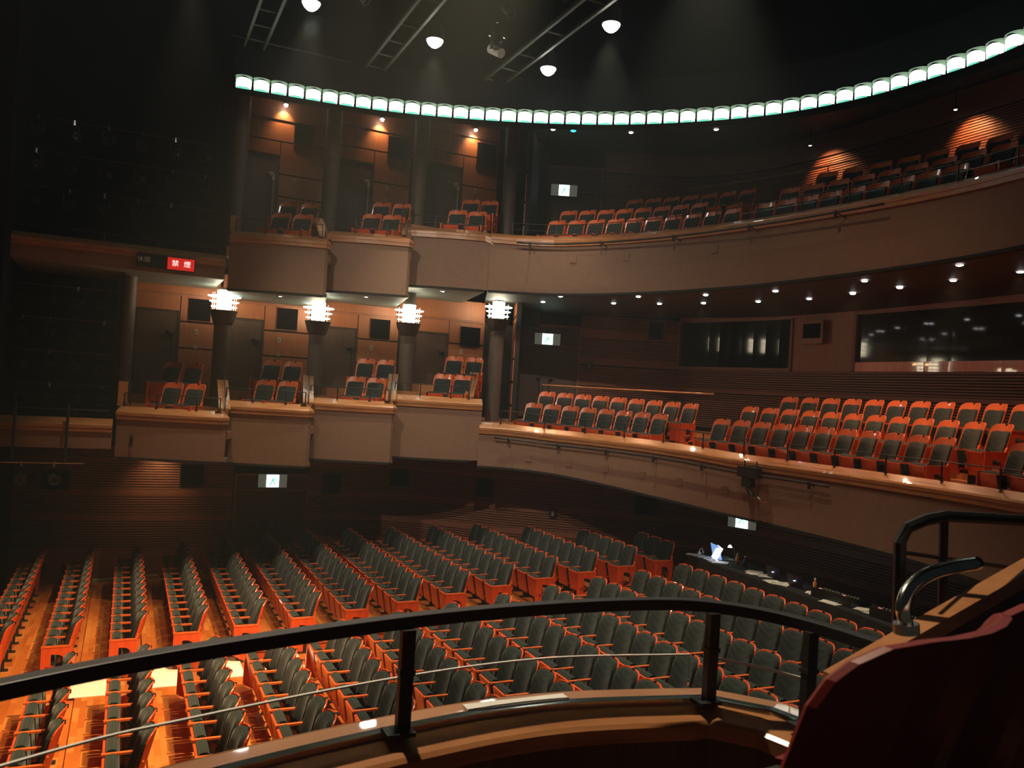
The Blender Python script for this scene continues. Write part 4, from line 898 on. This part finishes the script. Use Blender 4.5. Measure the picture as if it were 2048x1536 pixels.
# projector-like spotlight clipped on the middle balcony front
p, q = BAL.at(LY(12.4)); t = thing('balcony_spotlight', (p.x-q.x*.16, p.y-q.y*.16, H(-1.30)), math.atan2(q.y, q.x)-PI/2, 'black spotlight with a loose cable hung on the middle balcony front', 'stage light')
local('lamp_housing', MB().box((-.22, -.12, -.02), (.22, .06, .18)).box((-.12, -.10, -.20), (.08, .06, -.02)), M['blk'], t)
local('yoke', MB().tube((-.14, 0, -.02), (-.14, 0, .3), .012).tube((.14, 0, -.02), (.14, 0, .3), .012), M['blk'], t)
local('tail', MB().tube((-.02, -.04, -.18), (.10, -.04, -.36), .05, 10), M['blk'], t)
local('lens', MB().lathe([(0, -.02), (.025, -.01), (.03, 0), (0, .01)], 10, (.11, -.06, -.37)), M['steel'], t)
local('cable', MB().path([(.2, -.04, -.22), (.24, -.05, -.36), (.34, -.05, -.43), (.46, -.03, -.42)], .016), M['chrome'], t)

# ------------------------------------------------------------------ sound desk behind the last stalls row
DZ = H(-3.20); FZ = RF(13)
D0 = Vector((11.02, 14.35)); D1 = Vector((10.75, 8.0)); dd = (D1-D0).normalized(); dn = Vector((-dd.y, dd.x))
def DP(u, o): return D0+dd*u+dn*o
t = thing('sound_desk', (*D0, FZ), 0, 'long black draped control desk behind the last stalls row', 'desk')
MB().obox(D0, D1, .85, DZ-.04, DZ, 1).obj('table_top', M['drape'], t)
fr = MB(); k = 40
line = [D0+dd*(i*6.35/k)-dn*(.01+.02*(i % 2)) for i in range(k+1)]
for a, b_ in zip(line[:-1], line[1:]): fr.obox(a, b_, .02, FZ, DZ-.01)
fr.obj('drape', M['drape'], t)
def laptop(u, o, rz, lidmat, logo, label, scale=1):
    p = DP(u, o); t = thing('laptop', (p.x, p.y, DZ), rz, label, 'laptop', 'laptops on the sound desk')
    w_ = .17*scale
    local('base', MB().box((-w_, 0, 0), (w_, .24*scale, .018)), M['lid'], t)
    lid = local('lid', MB().add([(-w_, -.005, .01), (w_, -.005, .01), (w_, -.075, .24*scale), (-w_, -.075, .24*scale), (-w_, .005, .01), (w_, .005, .01), (w_, -.065, .24*scale), (-w_, -.065, .24*scale)],
                          [(0,3,2,1),(4,5,6,7),(0,1,5,4),(1,2,6,5),(2,3,7,6),(3,0,4,7)]), lidmat, t)
    local('screen', MB().add([(-w_+.01, .008, .02), (w_-.01, .008, .02), (w_-.01, -.058, .23*scale), (-w_+.01, -.058, .23*scale)], [(0, 1, 2, 3)]), M['screen'], lid)
    if logo: local('lid_light', MB().lathe([(0, 0), (.02, .0), (.03, .012), (0, .02)], 10, (0, -.05, .12*scale)), M['logo'], lid)
FZR = -PI/2+.05
laptop(.45, .42, FZR-.3, M['bluelid'], True, 'laptop with a pale blue lit lid at the left end of the sound desk', 1.25)  # blue light on this lid is put into its material as glow
laptop(2.25, .40, FZR, M['lid'], True, 'dark laptop with glowing lid dot, left of the middle of the sound desk')
laptop(2.95, .30, FZR, M['lid'], True, 'dark laptop with a glowing dot on its lid, in the middle of the sound desk')
p = DP(.62, .22); t = thing('monitor', (p.x, p.y, DZ), FZR-.5, 'bright white tilted panel at the left end of the sound desk', 'monitor')
local('panel', MB().add([(-.2, -.02, .05), (.2, -.02, .05), (.2, .10, .30), (-.2, .10, .30), (-.2, 0, .04), (.2, 0, .04), (.2, .12, .29), (-.2, .12, .29)], [(0,3,2,1),(4,5,6,7),(0,1,5,4),(1,2,6,5),(2,3,7,6),(3,0,4,7)]), M['screen'], t)
local('stand', MB().box((-.06, -.02, 0), (.06, .14, .02)).tube((0, .05, .02), (0, .06, .15), .012), M['blk'], t)
random.seed(3)
for k in range(14):
    u = [.05, .2, .38, .6, .8, 1.7, 1.85, 2.05, 2.5, 2.65, 3.4, 4.0, 4.5, 4.7][k]; p = DP(u, .08+.3*random.random())
    a_ = random.uniform(-.6, .6); mm = MB()
    for j in range(3):
        z = DZ+.001+.004*j; c0 = Vector((p.x, p.y))+Vector((random.uniform(-.04, .04), random.uniform(-.04, .04)))
        ux = Vector((math.cos(a_+j*.3), math.sin(a_+j*.3)))*.105; uy = Vector((-ux.y, ux.x))*1.35
        qd = [c0-ux-uy, c0+ux-uy, c0+ux+uy, c0-ux+uy]
        mm.add([(v.x, v.y, z+(0.015 if i == 1 else 0)) for i, v in enumerate(qd)]+[(v.x, v.y, z+.002+(0.015 if i == 1 else 0)) for i, v in enumerate(qd)], [(0,3,2,1),(4,5,6,7),(0,1,5,4),(1,2,6,5),(2,3,7,6),(3,0,4,7)])
    tag(mm.obj('paper_stack', M['white']), f'{ORD[k]} pile of white papers from the left end of the sound desk', 'papers', 'papers on the sound desk')
p = DP(.0, .35); t = thing('headphones', (p.x, p.y, DZ), .4, 'white coiled headphones at the left end of the sound desk', 'headphones')
local('headband', MB().path([(.09*math.cos(a_*PI/8), .02, .03+.10*math.sin(a_*PI/8)) for a_ in range(9)], .01), M['white'], t)
for s in (-1, 1): local('ear_cup', MB().tube((s*.09, -.0, .04), (s*.07, .03, .04), .035, 10), M['white'], t)
for k, (u, mt, lab) in enumerate(((1.0, 'orange', 'orange bottle standing at the left of the sound desk'), (1.25, 'signblk', 'black bottle standing behind the papers of the sound desk'), (3.2, 'orange', 'small orange bottle right of the middle of the sound desk'))):
    p = DP(u, .5); t = thing('bottle', (p.x, p.y, DZ), 0, lab, 'bottle')
    local('bottle_body', MB().lathe([(0, 0), (.035, 0), (.037, .14), (.015, .18), (.015, .20), (0, .20)], 12), M[mt], t, True); local('cap', MB().lathe([(.018, .20), (.018, .225), (0, .225)], 10), M['white'], t)
p = DP(.85, .55); t = thing('desk_lamp', (p.x, p.y, DZ), 0, 'small gooseneck desk lamp glowing over the sound desk', 'lamp')
local('stem', MB().path([(0, 0, 0), (0, 0, .22), (-.04, 0, .32), (-.12, 0, .36)], .008), M['blk'], t); local('shade', MB().lathe([(0, .06), (.03, .04), (.05, 0), (.04, .005), (0, .03)], 12, (-.14, 0, .32)), M['screen'], t)
def mixer(u, label):
    p = DP(u, .42); t = thing('mixing_console', (p.x, p.y, DZ), FZR, label, 'mixer', 'mixing consoles on the sound desk')
    local('console_body', MB().add([(-.42, -.25, 0), (.42, -.25, 0), (.42, .25, 0), (-.42, .25, 0), (-.42, -.25, .16), (.42, -.25, .16), (.42, .25, .06), (-.42, .25, .06)], [(0,3,2,1),(4,5,6,7),(0,1,5,4),(1,2,6,5),(2,3,7,6),(3,0,4,7)]), M['signblk'], t)
    f_ = MB()
    for i in range(12): f_.box((-.36+.064*i, -.02, .115), (-.34+.064*i, .02, .135))
    o = local('faders', f_, M['plate'], t)
    for s in (-.3, .2): local('indicator', MB().box((s, -.20, .155), (s+.05, -.17, .165)), M['pinkdot'], t)
mixer(3.9, 'black mixing console on the right half of the sound desk'); mixer(5.2, 'black mixing console at the far right end of the sound desk')

# ------------------------------------------------------------------ our own box: ledge, rail, glass, chairs
NB = [(-1.3, 1.35), (-.7, 1.72), (-.2, 2.0), (.2, 2.17), (.8, 2.32), (1.3, 2.365), (1.86, 2.27), (2.06, 2.0), (2.1, 1.3), (2.1, .6)]
nl = [tuple(p) for p in catmull(NB[:7], 6)]+[(2.0, 2.12), (2.06, 1.9), (2.08, 1.2), (2.1, .6)]
nn_ = [(a_, b_) for a_, b_ in poly(nl)]   # left of direction = towards the hall
t = thing('box_parapet', (.8, 2.3, H(-1.42)), 0, 'curved wooden parapet of the box nearest the viewer', 'parapet')
MB().sweep(nl, [(.02, H(-1.30)), (.10, H(-1.30)), (.10, H(-1.06)), (.12, H(-1.04)), (.12, H(-1.005)), (.09, H(-.995)), (.02, H(-1.0))], nn_).obj('outer_cap', M['ledge'], t)
MB().sweep(nl, [(-.005, H(-1.02)), (.02, H(-1.02)), (.02, H(-.992)), (-.005, H(-.995))], nn_).obj('metal_trim', M['chrome'], t)
MB().sweep(nl, [(-.115, H(-1.09)), (-.005, H(-1.06)), (-.005, H(-1.012)), (-.10, H(-1.035)), (-.115, H(-1.045))], nn_).obj('inner_cap', M['ledge'], t)
MB().sweep(nl, [(-.09, H(-1.6)), (.06, H(-1.6)), (.06, H(-1.06)), (-.09, H(-1.06))], nn_).obj('inner_panel', M['door'], t)
MB().sweep(nl, [(.06, H(-1.8)), (.09, H(-1.8)), (.09, H(-1.06)), (.06, H(-1.06))], nn_).obj('outer_fascia', M['fascia'], t)
struct(MB().box((-1.5, -.9, H(-1.55)), (2.0, 1.2, H(-1.42))).obj('floor_box', M['door']), 'dark floor of the box nearest the viewer')
tag(MB().obox((1.02, 2.40), (1.38, 2.40), .05, H(-.997), H(-.990)).obj('white_strip', M['white']), 'thin white strip on the near wooden parapet', 'tape')  # flat white strip laid on the parapet cap
t = thing('box_handrail', (.8, 2.3, H(-1.0)), 0, 'black square handrail on posts across the bottom of the view', 'railing')
rl = [tuple(p) for p in catmull([(-1.3, 1.35), (-.7, 1.74), (-.2, 2.02), (.2, 2.18), (.8, 2.33), (1.3, 2.375), (1.72, 2.34), (1.92, 2.22), (2.03, 2.02), (2.08, 1.7), (2.1, 1.2)], 6)]
MB().sweep(rl, [(-.022, H(-.705)), (.022, H(-.705)), (.022, H(-.668)), (-.022, H(-.668))], poly(rl)).obj('top_rail', M['blk'], t, bev=.003)
for (x, y) in ((.78, 2.29), (1.84, 2.24), (2.02, 1.98), (-.62, 1.76)):
    a_ = math.atan2(2.29-1.2, .1)
    m = MB().box((x-.020, y-.014, H(-.995)), (x+.020, y+.014, H(-.70))).box((x-.024, y-.018, H(-.83)), (x+.024, y+.018, H(-.815)))
    m.box((x-.055, y-.035, H(-1.0)), (x+.03, y+.03, H(-.988))); m.obj('post', M['blk'], t)
gl = [tuple(p) for p in catmull([(-1.2, 1.44), (-.2, 2.03), (.2, 2.19), (.8, 2.34), (1.3, 2.385), (1.80, 2.30)], 8)]
g_ = MB().sweep(gl, [(0, H(-.99)), (.008, H(-.99)), (.008, H(-.858)), (0, H(-.858))], poly(gl)).obj('glass_panel', M['glass'], t)
MB().sweep(gl, [(0, H(-.858)), (.008, H(-.858)), (.008, H(-.853)), (0, H(-.853))], poly(gl)).obj('glass_edge', M['edge'], t)  # light caught along the glass edge is painted as pale colour
gl = [(1.86, 2.24), (1.95, 2.13), (2.01, 2.0)]
MB().sweep(gl, [(0, H(-.99)), (.008, H(-.99)), (.008, H(-.858)), (0, H(-.858))], poly(gl)).obj('glass_panel', M['glass'], t)
MB().sweep(gl, [(0, H(-.858)), (.008, H(-.858)), (.008, H(-.850)), (0, H(-.850))], poly(gl)).obj('glass_edge', M['edge'], t)
# chairs in our box, seen from behind
for x, y, z, lab in ((1.16, 1.24, .0, 'dark red seat back close to the viewer at bottom right'), (1.70, 1.38, .0, 'dark red seat back at the right edge, partly behind the closest one')):
    P = [p for p in SEAT['gallery'][0] if p[0] not in ('armrest', 'arm_support')]
    P[0] = P[0][:2]
    o = stamp('gallery_seat', P, (x, y, H(-.33)-1.08*1.02), PI+.24, lab, 'seat', 'seats beside the viewer'); o.scale = (1.18, 1.12, 1.02)
    for c in o.children:
        if c.name.startswith(('seat_pan', 'seat_cushion')): c.location.y = .10
        if c.name.startswith(('backrest_shell', 'seat_pan')): c.data = c.data.copy(); c.data.materials.clear(); c.data.materials.append(M['shadedback'])  # shade of the unlit backs is put into a darker red
# sloping partition cap and stair rails at the right edge
def unp(px, py, d):
    v = F*1656+Rr*(px-1024)-Uu*(py-768); v = v*(d/1656); return (v.x, v.y, v.z+CZ)
def at_px(px, py, d): return Vector(unp(px, py, d))
# low wooden partition that climbs away to the right of our box
a, b_ = at_px(1665, 1350, 2.0), at_px(2130, 1085, 2.35)
dv = Vector((b_.x-a.x, b_.y-a.y)).normalized(); qv = Vector((-dv.y, dv.x))*.03
t = thing('stair_partition', (a.x, a.y, H(-1.4)), 0, 'wooden stair partition climbing to the right behind the nearest seat', 'partition')
def quad_prism(z0a, z0b, dza, qv, base=None):
    v = [(a.x-qv.x, a.y-qv.y, (base or z0a)), (a.x+qv.x, a.y+qv.y, (base or z0a)), (b_.x+qv.x, b_.y+qv.y, (base or z0b)), (b_.x-qv.x, b_.y-qv.y, (base or z0b)),
         (a.x-qv.x, a.y-qv.y, z0a+dza), (a.x+qv.x, a.y+qv.y, z0a+dza), (b_.x+qv.x, b_.y+qv.y, z0b+dza), (b_.x-qv.x, b_.y-qv.y, z0b+dza)]
    return MB().add(v, [(0,3,2,1),(4,5,6,7),(0,1,5,4),(1,2,6,5),(2,3,7,6),(3,0,4,7)])
quad_prism(a.z-.04, b_.z-.04, .04, qv).obj('cap', M['ledge'], t)
quad_prism(a.z-.04, b_.z-.04, 0, qv*.7, H(-1.6)).obj('panel', M['door'], t)
# black guard frame and bent steel handrail
t = thing('stair_guard', tuple(at_px(1800, 1260, 2.2)), 0, 'black guard frame standing on the stair partition at the right', 'railing')
MB().path([at_px(1796, 1265, 2.2), at_px(1800, 1085, 2.2), at_px(1815, 1055, 2.2), at_px(1850, 1040, 2.22), at_px(1890, 1032, 2.25), at_px(2120, 1045, 2.4)], .016, 8).obj('top_rail', M['blk'], t)
MB().path([at_px(1888, 1030, 2.25), at_px(1884, 1215, 2.25)], .012, 8).obj('post', M['blk'], t)
MB().path([at_px(1806, 1105, 2.22), at_px(2120, 1150, 2.4)], .006, 6).obj('lower_rail', M['blk'], t)
t = thing('steel_handrail', tuple(at_px(1808, 1250, 2.0)), 0, 'bent pale steel handrail curving up beside the nearest seats', 'railing')
hp = catmull([at_px(1812, 1250, 2.0), at_px(1806, 1215, 2.0), at_px(1818, 1180, 2.02), at_px(1850, 1152, 2.05), at_px(1895, 1136, 2.1), at_px(1955, 1126, 2.15)], 6)
MB().path(hp, .018, 10).obj('tube', M['chrome'], t, True)
MB().tube(at_px(1812, 1246, 2.0), at_px(1813, 1266, 2.0), .03, 12).obj('flange', M['steel'], t)
# thin theatre haze
hz = bpy.data.materials.new('haze'); hz.use_nodes = True; nt = hz.node_tree; nt.nodes.remove(nt.nodes['Principled BSDF'])
vs_ = nt.nodes.new('ShaderNodeVolumeScatter'); vs_.inputs['Density'].default_value = .0018; vs_.inputs['Anisotropy'].default_value = .2; vs_.inputs['Color'].default_value = (.75, .9, 1, 1)
nt.links.new(vs_.outputs[0], nt.nodes['Material Output'].inputs['Volume'])
o = MB().box((-6.9, -.95, -.05), (16.9, 22.45, H(9.75))).obj('haze', hz); tag(o, 'thin haze hanging in the whole auditorium', 'haze', None, 'stuff')
